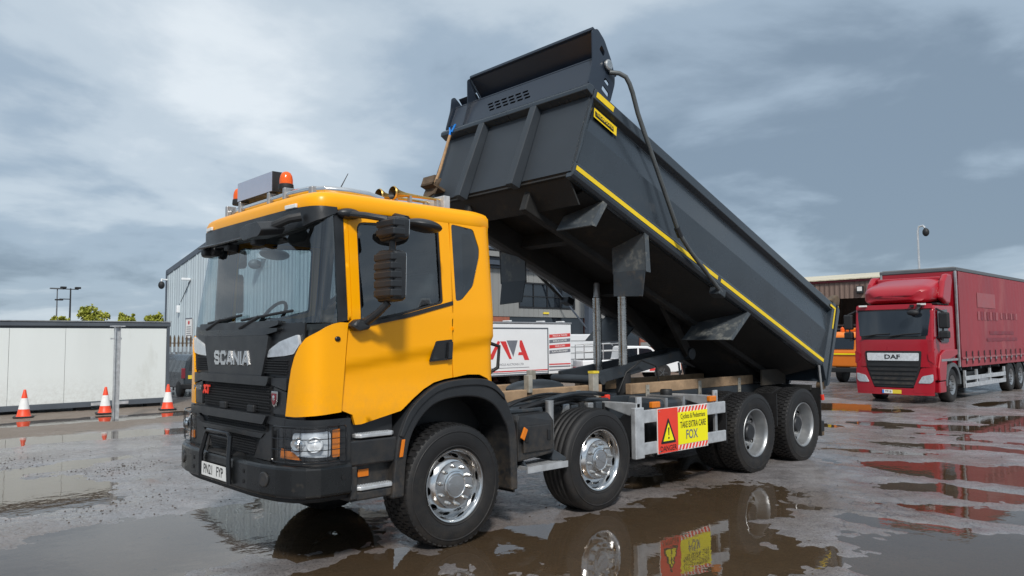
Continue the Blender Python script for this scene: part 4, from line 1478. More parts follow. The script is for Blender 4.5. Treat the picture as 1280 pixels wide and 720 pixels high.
# tubular step frame and number plate
bb = MB()
bb.tube([(-1.625, .30, .63), (-1.63, .29, .82), (-1.60, .25, 1.0), (-1.60, .21, 1.025), (-1.60, -.21, 1.025), (-1.60, -.25, 1.0), (-1.63, -.29, .82), (-1.625, -.30, .63)], .021, 10)
bb.build('step_frame', 'gloss_black', CAB)
bb2 = MB()
bb2.tube([(-1.605, .225, .85), (-1.59, .20, .985), (-1.59, -.20, .985), (-1.605, -.225, .85)], .012, 8)
bb2.box(-1.60, -1.42, -.24, .24, .84, .858)
bb2.build('step_tread', 'black_plastic', CAB)
npz = .70
np_ = MB().box(-1.632, -1.622, -.26, .26, npz - .0555, npz + .0555).build('number_plate', 'sign_white', CAB)
text('PN21', .112, (-1.6335, .115, npz), (0, -1, 0), (0, 0, 1), 'ink', np_, bold=.010, sx=.80)
text('FYP', .112, (-1.6335, -.125, npz), (0, -1, 0), (0, 0, 1), 'ink', np_, bold=.010, sx=.80)
# wipers
for (ya, yb_, z0, z1) in ((.60, -.10, 1.955, 2.01), (-.12, -.98, 1.965, 2.02)):
    pts = []
    for k in range(9):
        t = k / 8
        y = ya + (yb_ - ya) * t
        z = z0 + (z1 - z0) * t
        x_, y_, z_ = plan(np.array([ty(y)]), np.array([z]), .02)
        pts.append((x_[0], y_[0], z))
    MB().tube(pts, .012, 6).build('wiper', 'soft_black', CAB)
    x_, y_, _ = plan(np.array([ty(ya)]), np.array([1.93]), .03)
    MB().tube([(x_[0], y_[0], 1.90), pts[3]], .016, 6).build('wiper_arm', 'soft_black', CAB)

# steps and wing below the left and right doors
for s in (-1, 1):
    MB().box(-1.03, -.60, s * .80, s * 1.125, .56, 1.20).build('step_housing', 'black_plastic', CAB, bevel=.01)
    MB().box(-1.045, -.60, s * 1.10, s * 1.195, .80, 1.00).build('step_skirt', 'black_plastic', CAB, bevel=.015)
    MB().prism([(-1.045, s * 1.11, .545), (-1.045, s * 1.21, .545), (-1.045, s * 1.21, .80), (-1.045, s * 1.11, .80)], (.06, 0, 0)).build('step_end', 'black_plastic', CAB, bevel=.01)
    for z in (1.015, .605):
        tread = MB().prism([(a, s * 1.0, z) for a in (-1,)] and [(-.985, s * 1.02, z), (-.985, s * 1.17, z), (-.95, s * 1.205, z), (-.66, s * 1.205, z), (-.62, s * 1.17, z), (-.62, s * 1.02, z)], (0, 0, .03))
        to = tread.build('step_tread', 'galvanised', CAB, bevel=.006)
        dm = MB()
        for i in range(13):
            for j in range(5):
                dm.box(-.96 + i * .025, -.948 + i * .025, s * (1.06 + j * .028), s * (1.072 + j * .028), z + .03, z + .036)
        dm.build('tread_studs', 'galvanised', to, kind='stuff')
    MB().box(-1.04, -.60, s * .90, s * 1.19, .525, .60).build('step_base', 'black_plastic', CAB, bevel=.015)
    MB().box(-.935, -.835, s * 1.126, s * 1.136, .70, .76).build('reflector', 'amber', CAB, bevel=.004)
    outer = [(-.66, .50), (-.635, .80), (-.60, 1.00), (-.52, 1.17), (-.40, 1.29), (-.22, 1.395), (0, 1.435), (.28, 1.435), (.44, 1.39), (.57, 1.28), (.67, 1.10), (.735, .88), (.745, .385)]
    inner = [(.665, .385), (.64, .86), (.565, 1.05), (.44, 1.19), (.26, 1.265), (.02, 1.28), (-.20, 1.245), (-.35, 1.15), (-.465, 1.0), (-.52, .80), (-.545, .50)]
    arch = curve2(outer) + curve2(inner)
    MB().prism([(a, s * .80, c) for a, c in arch], (0, s * .415, 0)).build('wing', 'black_plastic', CAB, bevel=.015)
    lip = curve2(outer[2:-3]) + curve2(((.585, 1.22), (.44, 1.33), (.27, 1.375), (0, 1.375), (-.21, 1.335), (-.37, 1.24), (-.48, 1.12), (-.56, .985)))
    MB().prism([(a, s * 1.21, c) for a, c in lip], (0, s * .022, 0)).build('wing_lip', 'black_plastic', CAB, bevel=.008)
    MB().prism([(a, s * 1.218, c) for a, c in ((-.600, .83), (-.575, .97), (-.545, .97), (-.568, .83))], (0, s * .014, 0)).build('side_marker_lamp', 'amber', CAB, bevel=.004)
    MB().box(.70, .718, s * .82, s * 1.2, .36, .9).build('mud_flap', 'rubber', CAB)

# mirrors
for s in (-1, 1):
    mr = MB()
    mr.tube([(-.98, s * 1.22, 1.91), (-.955, s * 1.30, 1.94), (-.92, s * 1.39, 2.0), (-.87, s * 1.46, 2.08)], [.036, .033, .03, .03], 10)
    ub = MB()
    ub.tube([(-1.08, s * 1.13, 2.80), (-.98, s * 1.30, 2.775), (-.88, s * 1.44, 2.74), (-.84, s * 1.47, 2.68), (-.84, s * 1.47, 2.40)], .027, 10)
    arm = mr.build('mirror_bracket', 'black_plastic', CAB)
    ub.build('mirror_upper_arm', 'black_plastic', CAB)
    MB().prism([(-1.10, s * 1.19, 1.90), (-1.04, s * 1.205, 1.955), (-.93, s * 1.205, 1.95), (-.92, s * 1.205, 1.875), (-1.03, s * 1.205, 1.855)], (0, s * .10, 0)).build('mirror_foot', 'black_plastic', arm, bevel=.025)
    MB().sphere((-1.04, s * 1.15, 2.80), .11, .06, .045).build('mirror_top_mount', 'black_plastic', arm)

    def housing(z0, z1, x0, x1, nrib):
        # ribbed backs face forward; the glass faces the rear
        y0, y1 = 1.345, 1.60
        hb_ = MB()
        prof = rounded([(y0, z0), (y1, z0 + .01), (y1 + .015, z1 - .02), (y0 + .01, z1)], .045, 4)
        hb_.prism([(x0 + .03, s * a, c) for a, c in prof], (x1 - x0 - .03, 0, 0))
        prof2 = rounded([(y0 + .02, z0 + .02), (y1 - .02, z0 + .03), (y1 - .005, z1 - .04), (y0 + .03, z1 - .02)], .04, 4)
        hb_.prism([(x0, s * a, c) for a, c in prof2], (.05, 0, 0))
        hbo = hb_.build('mirror_housing', 'black_plastic', CAB, bevel=.022, seg=3)
        for i in range(nrib):
            z = z0 + (z1 - z0) * (i + 1) / (nrib + 1)
            MB().box(x0 - .007, x1 - .045, s * (y0 + .018), s * (y1 + .012), z - .028, z + .028).build('housing_rib', 'black_plastic', hbo, bevel=.010)
        MB().prism([(x1 + .001, s * a, c) for a, c in rounded([(y0 + .02, z0 + .02), (y1 - .01, z0 + .025), (y1, z1 - .03), (y0 + .03, z1 - .02)], .03)], (.003, 0, 0)).build('mirror_glass', 'chrome', hbo)
        return hbo
    housing(2.08, 2.50, -.94, -.80, 5)
    housing(2.56, 2.765, -.92, -.77, 2)
    kb = MB().sphere((-.46, s * 1.36, 2.735), .165, .15, .055, 20, 12)
    kb.xf(lambda x, y, z: (x, y, z - .10 * (x + .46) - .06 * (abs(y) - 1.36)))
    kbo = kb.build('kerb_mirror', 'black_plastic', CAB)
    MB().tube([(-.58, s * 1.11, 2.82), (-.56, s * 1.26, 2.78)], .045, 10).build('mirror_arm', 'soft_black', kbo)

# roof equipment
lb = MB()
lb.tube([(-.60, -.96, 2.99), (-.74, -.955, 3.02), (-.92, -.945, 3.028), (-1.10, -.88, 3.032), (-1.18, -.74, 3.036), (-1.20, -.5, 3.04), (-1.20, .5, 3.04), (-1.18, .74, 3.036), (-1.10, .88, 3.032), (-.92, .945, 3.028), (-.74, .955, 3.02), (-.60, .96, 2.99)], .032, 12)
lbo = lb.build('light_bar', 'chrome', CAB)
for y in (.78, .48, -.12, -.42):
    MB().box(-1.245, -1.15, y - .022, y + .022, 2.995, 3.10).build('bar_clamp', 'dull_aluminium', lbo, bevel=.008)
for y in (.80, -.80):
    MB().box(-1.20, -1.12, y - .03, y + .03, 2.97, 3.06).build('bar_foot', 'dull_aluminium', lbo, bevel=.01)
lsg = MB().box(-1.235, -1.11, -.19, .53, 3.10, 3.285).build('light_sign', 'dark_metal', CAB, bevel=.006)
MB().box(-1.241, -1.236, -.185, .525, 3.106, 3.279).build('sign_face', 'led_face', lsg)
MB().tube([(-1.205, .47, 3.115), (-1.205, -.12, 3.115)], .012, 8).build('sign_rail', 'dull_aluminium', lsg)
for y in (.60, -.36):
    bc = MB().lathe([(3.09, .001), (3.09, .062), (3.10, .066), (3.14, .062), (3.145, .056)], (-1.19, y, 0), 'Z', 24).build('beacon', 'soft_black', CAB)
    MB().lathe([(3.142, .057), (3.18, .057), (3.215, .051), (3.24, .039), (3.252, .02), (3.255, .001)], (-1.19, y, 0), 'Z', 24).build('beacon_dome', 'beacon_orange', bc)
MB().tube([(-.95, -.78, 3.03), (-.90, -.78, 3.09), (-.83, -.78, 3.22)], [.008, .005, .003], 6).build('aerial', 'soft_black', CAB)
for y, x0, x1 in ((-.55, -.22, .34), (-.36, -.25, .34)):
    hn_ = MB().lathe([(x0, .062), (x0 + .012, .068), (x0 + .03, .058), (x0 + .07, .038), (x0 + .15, .022), (x0 + .3, .015), (x1, .011)], (0, y, 3.165), 'X', 20)
    hno = hn_.build('air_horn', 'brass', CAB)
    MB().lathe([(x0 - .002, .06), (x0 + .05, .035), (x0 + .09, .001)], (0, y, 3.165), 'X', 16).build('horn_throat', 'soft_black', hno)
    for x in (x0 + .2, x1 - .04):
        MB().box(x - .012, x + .012, y - .02, y + .02, 3.015, 3.16).build('horn_bracket', 'dull_aluminium', hno)
MB().box(.33, .41, -.63, -.28, 3.01, 3.20).build('horn_valve', 'galvanised', CAB, bevel=.008)

# interior
MB().prism([(-1.36, -1.06, 1.55), (-1.33, -1.06, 1.90), (-1.05, -1.06, 1.93), (-.92, -1.06, 1.86), (-.90, -1.06, 1.5)], (0, 2.12, 0)).build('dashboard', 'skin_seat', CAB, bevel=.03)
MB().box(-.98, -.88, -.08, .12, 1.86, 1.99).build('dash_display', 'soft_black', CAB, bevel=.02)
for y in (-.58, .58):
    sb_ = MB().box(-.55, -.05, y - .25, y + .25, 1.62, 1.78)
    sto = sb_.build('seat', 'skin_seat', CAB, bevel=.05)
    MB().prism([(-.12, y - .24, 1.76), (.03, y - .24, 1.76), (.14, y - .24, 2.42), (.02, y - .24, 2.42)], (0, .48, 0)).build('seat_back', 'skin_seat', sto, bevel=.05)
    MB().prism([(.04, y - .14, 2.44), (.12, y - .14, 2.44), (.15, y - .14, 2.62), (.08, y - .14, 2.62)], (0, .28, 0)).build('headrest', 'skin_seat', sto, bevel=.04)
sw = []
for k in range(28):
    a = 2 * math.pi * k / 28
    sw.append((-.86 + .11 * math.sin(a), .58 + .215 * math.cos(a), 2.0 + .17 * math.sin(a)))
swo = MB().tube(sw, .017, 8, closed=True).build('steering_wheel', 'soft_black', CAB)
MB().tube([(-.86, .58, 2.0), (-1.02, .58, 1.80)], .03, 8).tube([sw[0], sw[14]], .014, 6).tube([(-.86, .58, 2.0), sw[21]], .014, 6).build('steering_column', 'soft_black', swo)
MB().tube([(.52, -1.02, 1.45), (.62, -1.08, 1.52), (.64, -1.08, 1.72), (.51, -1.05, 1.76)], .018, 8).build('grab_handle', 'soft_black', CAB)

# ------------------------------------------------------------------ raised tipper body, in its own frame: u to the rear, y to the right, n up
TH = R(21.0)
_c, _s = math.cos(TH), math.sin(TH)


def T(u, y, n):
    return (u * _c + n * _s, y, -u * _s + n * _c)


def tb(mb):
    return mb.xf(T)


mat('arm_grey', (0.10, 0.11, 0.115), 0.45, 0.3, 0.2, 5)
U0, U1 = .17, 6.28
BODY = TRUCK
for s in (-1, 1):
    P = [(1.16, 3.77), (1.225, 3.77), (1.255, 3.80), (1.262, 3.83), (1.262, 3.93), (1.215, 3.965), (1.245, 4.36), (1.19, 4.70), (1.262, 4.735), (1.262, 4.845), (1.235, 4.86), (1.15, 4.86), (1.15, 3.85)]
    b = MB()
    b.prism([(U0 + .0, s * y, n) for y, n in P], (U1 - U0, 0, 0))
    so = tb(b).build('body_side', 'body_grey', BODY, bevel=.008)
    # rubbing strip and reflective tape
    for u0, u1 in ((U0 + .02, 3.02), (3.10, 6.24)):
        tb(MB().box(u0, u1, s * 1.2645, s * 1.2675, 3.855, 3.905)).build('yellow_tape', 'tape_yellow', so)
    # front corner facet
    tb(MB().prism([(U0 + .005, s * 1.262, 3.94), (U0 + .005, s * 1.262, 4.735), (U0 + .10, s * 1.20, 4.71), (U0 + .05, s * 1.246, 4.36), (U0 + .06, s * 1.22, 3.97)], (0, -s * .06, 0))).build('corner_post', 'body_grey', so)
    tb(MB().prism([(U1 - .16, s * 1.15, 3.80), (U1, s * 1.15, 3.62), (U1, s * 1.15, 4.86), (U1 - .10, s * 1.15, 4.86)], (0, s * .122, 0))).build('rear_post', 'body_grey', so, bevel=.006)
    tb(MB().prism([(U1 - .19, s * 1.274, 4.80), (U1 - .005, s * 1.274, 4.80), (U1 - .005, s * 1.274, 4.45), (U1 - .04, s * 1.274, 4.45), (U1 - .04, s * 1.274, 4.765), (U1 - .19, s * 1.274, 4.765)], (0, s * .003, 0))).build('yellow_tape', 'tape_yellow', so)
    tb(MB().box(U0 + .04, U0 + .34, s * 1.2645, s * 1.2675, 4.76, 4.825)).build('yellow_tape', 'tape_yellow', so)
    tb(MB().box(U0 - .004, U0 - .001, s * 1.20, s * 1.145, 4.46, 4.70)).build('yellow_tape', 'tape_yellow', so)
    # wheel guards hung under the floor edge
    for (ut, nt, ub, nb, yi, flap) in ((.74, 3.90, .64, 3.44, .72, None), (1.50, 3.86, 1.68, 3.37, .74, (1.735, 3.09)), (3.90, 3.86, 3.58, 3.26, .50, None)):
        w = MB().prism([(ut, s * 1.22, nt - .08), (ub, s * 1.22, nb), (ub, s * yi, nb), (ut, s * yi, nt - .08)], (.02, 0, .0))
        go = tb(w).build('wheel_guard', 'worn_guard', BODY)
        tb(MB().prism([(ut - .005, s * 1.222, nt - .08), (ub - .005, s * 1.222, nb), (ub + .075, s * 1.222, nb + .02), (ut + .075, s * 1.222, nt - .08)], (0, s * .008, 0))).build('guard_flange', 'worn_guard', go)
        if flap:
            tb(MB().prism([(ub - .01, s * 1.21, nb + .02), (flap[0], s * 1.20, flap[1]), (flap[0], s * (yi + .04), flap[1] + .02), (ub - .01, s * (yi + .01), nb + .02)], (.012, 0, 0))).build('rubber_flap', 'chassis_grey', go)
# THOMPSONS sticker
yk = -1.2675
st_ = tb(MB().prism([(U0 + .10, -1.240, 4.555), (U0 + .50, -1.240, 4.555), (U0 + .50, -1.213, 4.675), (U0 + .10, -1.213, 4.675)], (0, -.004, 0))).build('maker_sticker', 'tape_yellow', BODY)
tb(MB().prism([(U0 + .115, -1.244, 4.577), (U0 + .44, -1.244, 4.577), (U0 + .44, -1.2175, 4.655), (U0 + .115, -1.2175, 4.655)], (0, -.003, 0))).build('sticker_band', 'ink', st_)
text('THOMPSONS', .062, T(U0 + .278, -1.2365, 4.616), Vector(T(1, 0, 0)), Vector(T(0, .22, 1)), 'tape_yellow', st_, bold=.012, sx=.80)

# floor, cross bearers, long members
tb(MB().box(U0, U1, -1.16, 1.16, 3.79, 3.81)).build('body_floor', 'underside', BODY)
for s in (-1, 1):
    # folded floor sheets sloping from the side skirt down to the long member
    tb(MB().prism([(U0 + .30, s * 1.158, 3.785), (U0 + .30, s * 1.158, 3.765), (U0 + .30, s * .562, 3.60), (U0 + .30, s * .562, 3.62)], (U1 - U0 - .45, 0, 0))).build('folded_floor', 'underside', BODY)
for u in (1.2, 2.75, 4.4):
    tb(MB().prism([(u, -.455, 3.788), (u, .455, 3.788), (u, .455, 3.62), (u, -.455, 3.62)], (.09, 0, 0))).build('cross_bearer', 'underside', BODY)
for s in (-1, 1):
    tb(MB().box(.26, 6.05, s * .46, s * .56, 3.53, 3.786)).build('long_member', 'underside', BODY, bevel=.012)
    # pivot hanger at the tail
    hg = MB().prism([(5.75, s * .44, 3.60), (6.15, s * .44, 3.60), (6.08, s * .44, 3.44), (5.92, s * .44, 3.44)], (0, s * .14, 0))
    tb(hg).build('pivot_hanger', 'chassis_grey', BODY)
tb(MB().tube([(6.0, -.60, 3.50), (6.0, .60, 3.50)], .05, 12)).build('pivot_shaft', 'steel_bright', BODY)
tb(MB().prism([(4.55, -.40, 3.788), (6.2, -.40, 3.788), (5.95, -.40, 3.45), (5.2, -.40, 3.50)], (0, .8, 0))).build('tail_box', 'underside', BODY)

# headboard: face, ribs, top rail, slotted extension, sheet-system hood
HU = U0 - .015
hbp = [(-1.225, 3.83), (1.225, 3.83), (1.225, 4.80), (-1.225, 4.80)]
hb_o = panel('headboard', hbp, [], lambda a, n: (a * 0 + HU * _c + n * _s, a, -HU * _s + n * _c), 'headboard_grey', BODY, step=.3, solid=.05, out_dir=(-1, 0, .4), smooth=False)
for y in (.45, -.45, 1.19, -1.19):
    w = .055 if abs(y) < 1 else .03
    if abs(y) < 1:
        rb = MB().prism([(HU - .001, y - w, 4.79), (HU - .10, y - w * .8, 4.77), (HU - .13, y - w * .8, 3.74), (HU - .001, y - w, 3.74)], (0, 2 * w * .9, 0))
        tb(rb).build('headboard_rib', 'headboard_grey', BODY, bevel=.008)
tb(MB().prism([(HU - .001, 0, 4.86), (HU - .09, 0, 4.85), (HU - .11, 0, 4.81), (HU - .10, 0, 4.765), (HU - .001, 0, 4.745)], (0, 1.262, 0)).prism([(HU - .001, 0, 4.86), (HU - .09, 0, 4.85), (HU - .11, 0, 4.81), (HU - .10, 0, 4.765), (HU - .001, 0, 4.745)], (0, -1.262, 0))).build('headboard_rail', 'body_grey', BODY, bevel=.008)
# chamfered lower headboard
tb(MB().prism([(HU, -1.16, 3.835), (HU, 1.16, 3.835), (HU + .30, 1.16, 3.60), (HU + .30, -1.16, 3.60)], (.02, 0, .01))).build('headboard_underplate', 'underside', BODY)
slots = []
for r_, n0 in enumerate((4.985, 5.035, 5.085)):
    for i in range(6):
        y0 = .03 + .035 * r_ - .0 + (i - 3) * .125 + .12
        slots.append(rounded([(y0 - .048, n0 - .014), (y0 + .048, n0 - .014), (y0 + .048, n0 + .014), (y0 - .048, n0 + .014)], .01, 3))
EXU = HU - .045


def ext_map(a, n):
    u = EXU + 0 * a
    return u * _c + n * _s, a, -u * _s + n * _c


panel('slotted_board', [(-1.21, 4.862), (1.20, 4.862), (1.20, 5.215), (-1.21, 5.215)], slots, ext_map, 'body_grey_smooth', BODY, step=.08, solid=.012, out_dir=(-1, 0, .4), smooth=False)
tb(MB().box(EXU + .10, EXU + .12, -1.2, 1.2, 4.86, 5.2)).build('board_backing', 'soft_black', BODY)
# hood: shelf, back and rolled top edge, deeper on the left two thirds
hood = MB()
hood.box(EXU - .004, EXU + .36, -1.215, .86, 5.216, 5.232)
hood.prism([(EXU + .34, -1.215, 5.22), (EXU + .36, -1.215, 5.22), (EXU - .12, -1.215, 5.49), (EXU - .15, -1.215, 5.49)], (0, 2.07, 0))
hood.prism([(EXU - .12, -1.215, 5.475), (EXU - .16, -1.215, 5.48), (EXU - .165, -1.215, 5.51), (EXU - .11, -1.215, 5.505)], (0, 2.07, 0))
tb(hood).build('sheet_hood', 'body_grey_smooth', BODY)
h2 = MB()
h2.box(EXU - .004, EXU + .28, .87, 1.21, 5.216, 5.230)
h2.prism([(EXU + .24, .87, 5.22), (EXU + .26, .87, 5.22), (EXU + .03, .87, 5.36), (EXU + .0, .87, 5.36)], (0, .34, 0))
tb(h2).build('sheet_hood', 'body_grey_smooth', BODY)
tb(MB().tube([(EXU + .17, -1.2, 5.28), (EXU + .17, 1.18, 5.28)], .045, 12)).build('sheet_roller', 'soft_black', BODY)


def end_plate(y, sc, m='body_grey_smooth'):
    ol = [(EXU - .03, 4.87), (EXU - .05, 5.15), (EXU - .17 * sc, 5.46 * sc + 5.15 * (1 - sc)), (EXU - .10 * sc, 5.53 * sc + 5.15 * (1 - sc)), (EXU + .04, 5.48 * sc + 5.15 * (1 - sc)), (EXU + .22, 5.33 * sc + 5.15 * (1 - sc)), (EXU + .33, 5.20), (EXU + .36, 5.10), (EXU + .36, 4.87)]
    hl_ = [[(EXU + .0, 5.33), (EXU + .09, 5.29), (EXU + .10, 5.35), (EXU + .02, 5.40)], [(EXU + .12, 5.20), (EXU + .19, 5.18), (EXU + .21, 5.25), (EXU + .14, 5.27)],
           [(EXU + .18, 5.045), (EXU + .27, 5.02), (EXU + .28, 5.065), (EXU + .19, 5.09)], [(EXU + .18, 4.93), (EXU + .31, 4.90), (EXU + .31, 4.955), (EXU + .19, 4.99)]]
    hl_ = [rounded(h, .02, 3) for h in (hl_ if sc > .8 else hl_[2:])]
    return panel('hood_end_plate', rounded(ol, .03, 3), hl_, lambda a, n: (a * _c + n * _s, a * 0 + y, -a * _s + n * _c), m, BODY, step=.06, solid=.014, out_dir=(0, -1, 0), smooth=False)


ep = end_plate(-1.225, 1.0)
end_plate(.875, 1.0)
end_plate(1.225, .55)
tb(MB().lathe([(-.03, .001), (-.03, .045), (-.02, .06), (.0, .06)], (EXU + .17, -1.24, 5.23), 'Y', 16)).build('roller_bearing', 'steel_bright', ep)

# sheeting arm on each flank
for s in (-1, 1):
    pth = [(EXU + .22, s * 1.24, 5.17), (EXU + .30, s * 1.31, 5.19), (EXU + .38, s * 1.345, 5.185), (EXU + .45, s * 1.355, 5.14), (EXU + .53, s * 1.358, 5.07), (.80, s * 1.358, 4.90), (1.30, s * 1.355, 4.50), (1.95, s * 1.35, 3.985), (2.25, s * 1.345, 3.88), (2.62, s * 1.34, 3.795), (3.05, s * 1.335, 3.69)]
    ar = tb(MB().tube(pth, .026, 12)).build('sheeting_arm', 'arm_grey', BODY)
    tb(MB().tube([(1.90, s * 1.35, 4.02), (2.0, s * 1.35, 3.955)], .036, 12)).build('arm_coupling', 'dark_metal', ar)
    tb(MB().box(2.98, 3.12, s * 1.20, s * 1.36, 3.64, 3.74)).build('arm_pivot', 'chassis_grey', ar, bevel=.012)

# tailgate
TG = U1 + .012
tgm = MB()
tgm.prism([(TG, 0, 4.86), (TG + .06, 0, 4.86), (TG + .06, 0, 3.62), (TG, 0, 3.60)], (0, 1.20, 0)).prism([(TG, 0, 4.86), (TG + .06, 0, 4.86), (TG + .06, 0, 3.62), (TG, 0, 3.60)], (0, -1.20, 0))
tgo = tb(tgm).build('tailgate', 'body_grey', BODY, bevel=.006)
for y in (-1.22, -.6, 0, .6, 1.22):
    tb(MB().prism([(TG + .061, y - .05, 4.88), (TG + .14, y - .05, 4.82), (TG + .12, y - .05, 3.60), (TG + .061, y - .05, 3.55)], (0, .10, 0))).build('tailgate_rib', 'body_grey', tgo, bevel=.006)
for s in (-1, 1):
    tb(MB().prism([(TG - .20, s * 1.14, 4.862), (TG + .03, s * 1.14, 4.862), (TG + .15, s * 1.14, 4.90), (TG + .15, s * 1.14, 5.02), (TG + .05, s * 1.14, 5.06)], (0, s * .11, 0))).build('tailgate_hinge', 'rust', tgo, bevel=.02)
    tb(MB().prism([(TG + .155, s * 1.16, 4.96), (TG + .20, s * 1.16, 4.90), (TG + .20, s * 1.16, 4.55), (TG + .155, s * 1.16, 4.52)], (0, s * .06, 0))).build('rear_marker', 'tape_yellow', tgo)
    tb(MB().lathe([(-.05, .001), (-.05, .06), (.05, .06), (.05, .001)], (TG + .07, s * 1.16, 3.56), 'Y', 14)).build('tailgate_latch', 'rust', tgo)
    rd = MB().tube([(6.98, s * 1.25, 1.36), (7.05, s * 1.25, .92)], .018, 8).build('prop_rod', 'dull_aluminium', TRUCK)
    MB().tube([(7.05, s * 1.25, .92), (7.065, s * 1.25, .84)], .028, 8).build('rod_end', 'sign_red', rd)

for s in (-1, 1):
    MB().box(6.30, 7.02, s * .66, s * .69, 1.07, 1.30).build('rear_wing', 'muddy_panel', TRUCK)
# twin rams and the folding stabiliser under the body
for s in (-1, 1):
    x = 3.60
    y = s * .215
    rm = MB().lathe([(1.0, .001), (1.0, .095), (1.33, .095), (1.35, .08), (1.35, .06)], (x, y, 0), 'Z', 20).build('tipping_ram', 'soft_black', TRUCK)
    pr = [(1.34, .060)]
    z = 1.36
    while z < 2.32:
        pr += [(z, .060), (z + .004, .056), (z + .016, .056), (z + .02, .060)]
        z += .032
    MB().lathe(pr + [(2.33, .060), (2.34, .045)], (x, y, 0), 'Z', 18).build('ram_stage', 'steel_bright', rm)
    MB().lathe([(2.33, .046), (2.52, .040), (2.54, .03), (2.54, .001)], (x, y, 0), 'Z', 18).build('ram_tip', 'dull_aluminium', rm)
MB().box(3.40, 3.80, -.40, .40, .96, 1.06).build('ram_cradle', 'chassis_grey', TRUCK, bevel=.02)
knee = Vector((5.10, 0, 1.56))
for s in (-1, 1):
    MB().bar((2.95, s * .30, 1.30), (knee.x, s * .14, knee.z), .07, .15).build('stabiliser_arm', 'chassis_grey', TRUCK, bevel=.01)
    top = Vector(T(3.2, s * .36, 3.66))
    MB().bar(top, (knee.x, s * .20, knee.z), .07, .16).build('stabiliser_link', 'underside', TRUCK, bevel=.01)
MB().tube([(knee.x, -.28, knee.z), (knee.x, .28, knee.z)], .085, 16).build('stabiliser_pin', 'chassis_grey', TRUCK, bevel=.01)
MB().tube([(2.95, -.42, 1.28), (2.95, .42, 1.28)], .055, 14).build('stabiliser_pivot', 'chassis_grey', TRUCK)
hose = [(3.45, -.25, 1.10), (3.55, -.30, 1.35), (3.8, -.36, 1.5), (4.05, -.40, 1.42), (4.12, -.40, 1.2)]
MB().tube(hose, .012, 7).build('air_hose', 'soft_black', TRUCK)

# shovel carried on the headboard in its bracket
SHV = thing('shovel', T(HU - .12, 1.02, 3.95), 'long handled shovel with blue grip standing against the tipper headboard', 'shovel')
tb(MB().tube([(HU - .11, 1.035, 4.72), (HU - .10, 1.02, 4.20), (HU - .12, 1.0, 4.0)], .019, 10)).build('shaft', 'wood_handle', SHV)
grip = MB()
grip.tube([(HU - .11, 1.036, 4.70), (HU - .11, 1.05, 4.77), (HU - .11, 1.095, 4.85), (HU - .11, .99, 4.87), (HU - .11, 1.02, 4.77)], .014, 8)
tb(grip).build('grip', 'blue_plastic', SHV)
bl = MB().prism([(HU - .13, .90, 4.06), (HU - .13, 1.14, 4.06), (HU - .15, 1.13, 3.84), (HU - .17, 1.02, 3.77), (HU - .15, .91, 3.84)], (.02, 0, 0))
tb(bl).build('blade', 'rust', SHV)
brk = MB().box(HU - .22, HU - .01, .90, 1.14, 3.93, 3.96).box(HU - .22, HU - .20, .90, 1.14, 3.93, 4.06)
tb(brk).build('shovel_bracket', 'rust', TRUCK)

# ------------------------------------------------------------------ portable cabin, post, cones
CBN = thing('portable_cabin', (-1.5, 17.1, .02), 'long white portable cabin with dark grey frame behind the traffic cones', 'cabin')
cx0, cx1, cy = -7.0, 3.42, 15.92
MB().box(cx0, cx1, cy, cy + 2.6, .20, 2.22).build('shell', 'cabin_trim', CBN)
seams = [cx0 + .05, -5.75, -4.55, -3.35, -2.15, -.42, .82, 2.05, 3.34]
for a, b_ in zip(seams[:-1], seams[1:]):
    MB().box(a + .004, b_ - .004, cy - .035, cy - .002, .24, 2.17).build('wall_panel', 'cabin_white', CBN, bevel=.004)
MB().box(cx0 - .02, cx1 + .02, cy - .07, cy + 2.63, 2.225, 2.34).build('roof_frame', 'cabin_trim', CBN, bevel=.015)
MB().box(cx0 - .03, cx1 + .03, cy - .09, cy + 2.64, 2.345, 2.372).build('roof_edge', 'dull_aluminium', CBN)
MB().box(cx0, cx1, cy - .055, cy + .1, .10, .235).build('floor_beam', 'cabin_trim', CBN, bevel=.01)
MB().box(cx1 - .075, cx1 + .005, cy - .05, cy + .05, .236, 2.222).build('corner_post', 'cabin_trim', CBN, bevel=.01)
for x in (-6.5, -3.6, -1.0, 1.3, 3.05):
    MB().box(x - .18, x + .18, cy + .02, cy + .35, .0, .098).build('support_block', 'underside', CBN)
for x0 in (1.45, 2.02):
    MB().box(x0, x0 + .35, cy - .075, cy - .058, .13, .21).build('lifting_plate', 'galvanised', CBN)
PST = thing('steel_post', (1.22, 12.9, 0), 'tall galvanised steel post in front of the white cabin', 'post')
MB().box(1.16, 1.28, 12.895, 12.905, 0, 2.16).box(1.16, 1.172, 12.84, 12.96, 0, 2.16).box(1.268, 1.28, 12.84, 12.96, 0, 2.16).build('column', 'galvanised', PST)
MB().box(1.08, 1.36, 12.80, 13.0, 2.161, 2.185).build('top_plate', 'galvanised', PST)
MB().box(1.10, 1.34, 12.98, 13.02, 1.86, 1.90).build('cross_bracket', 'galvanised', PST)


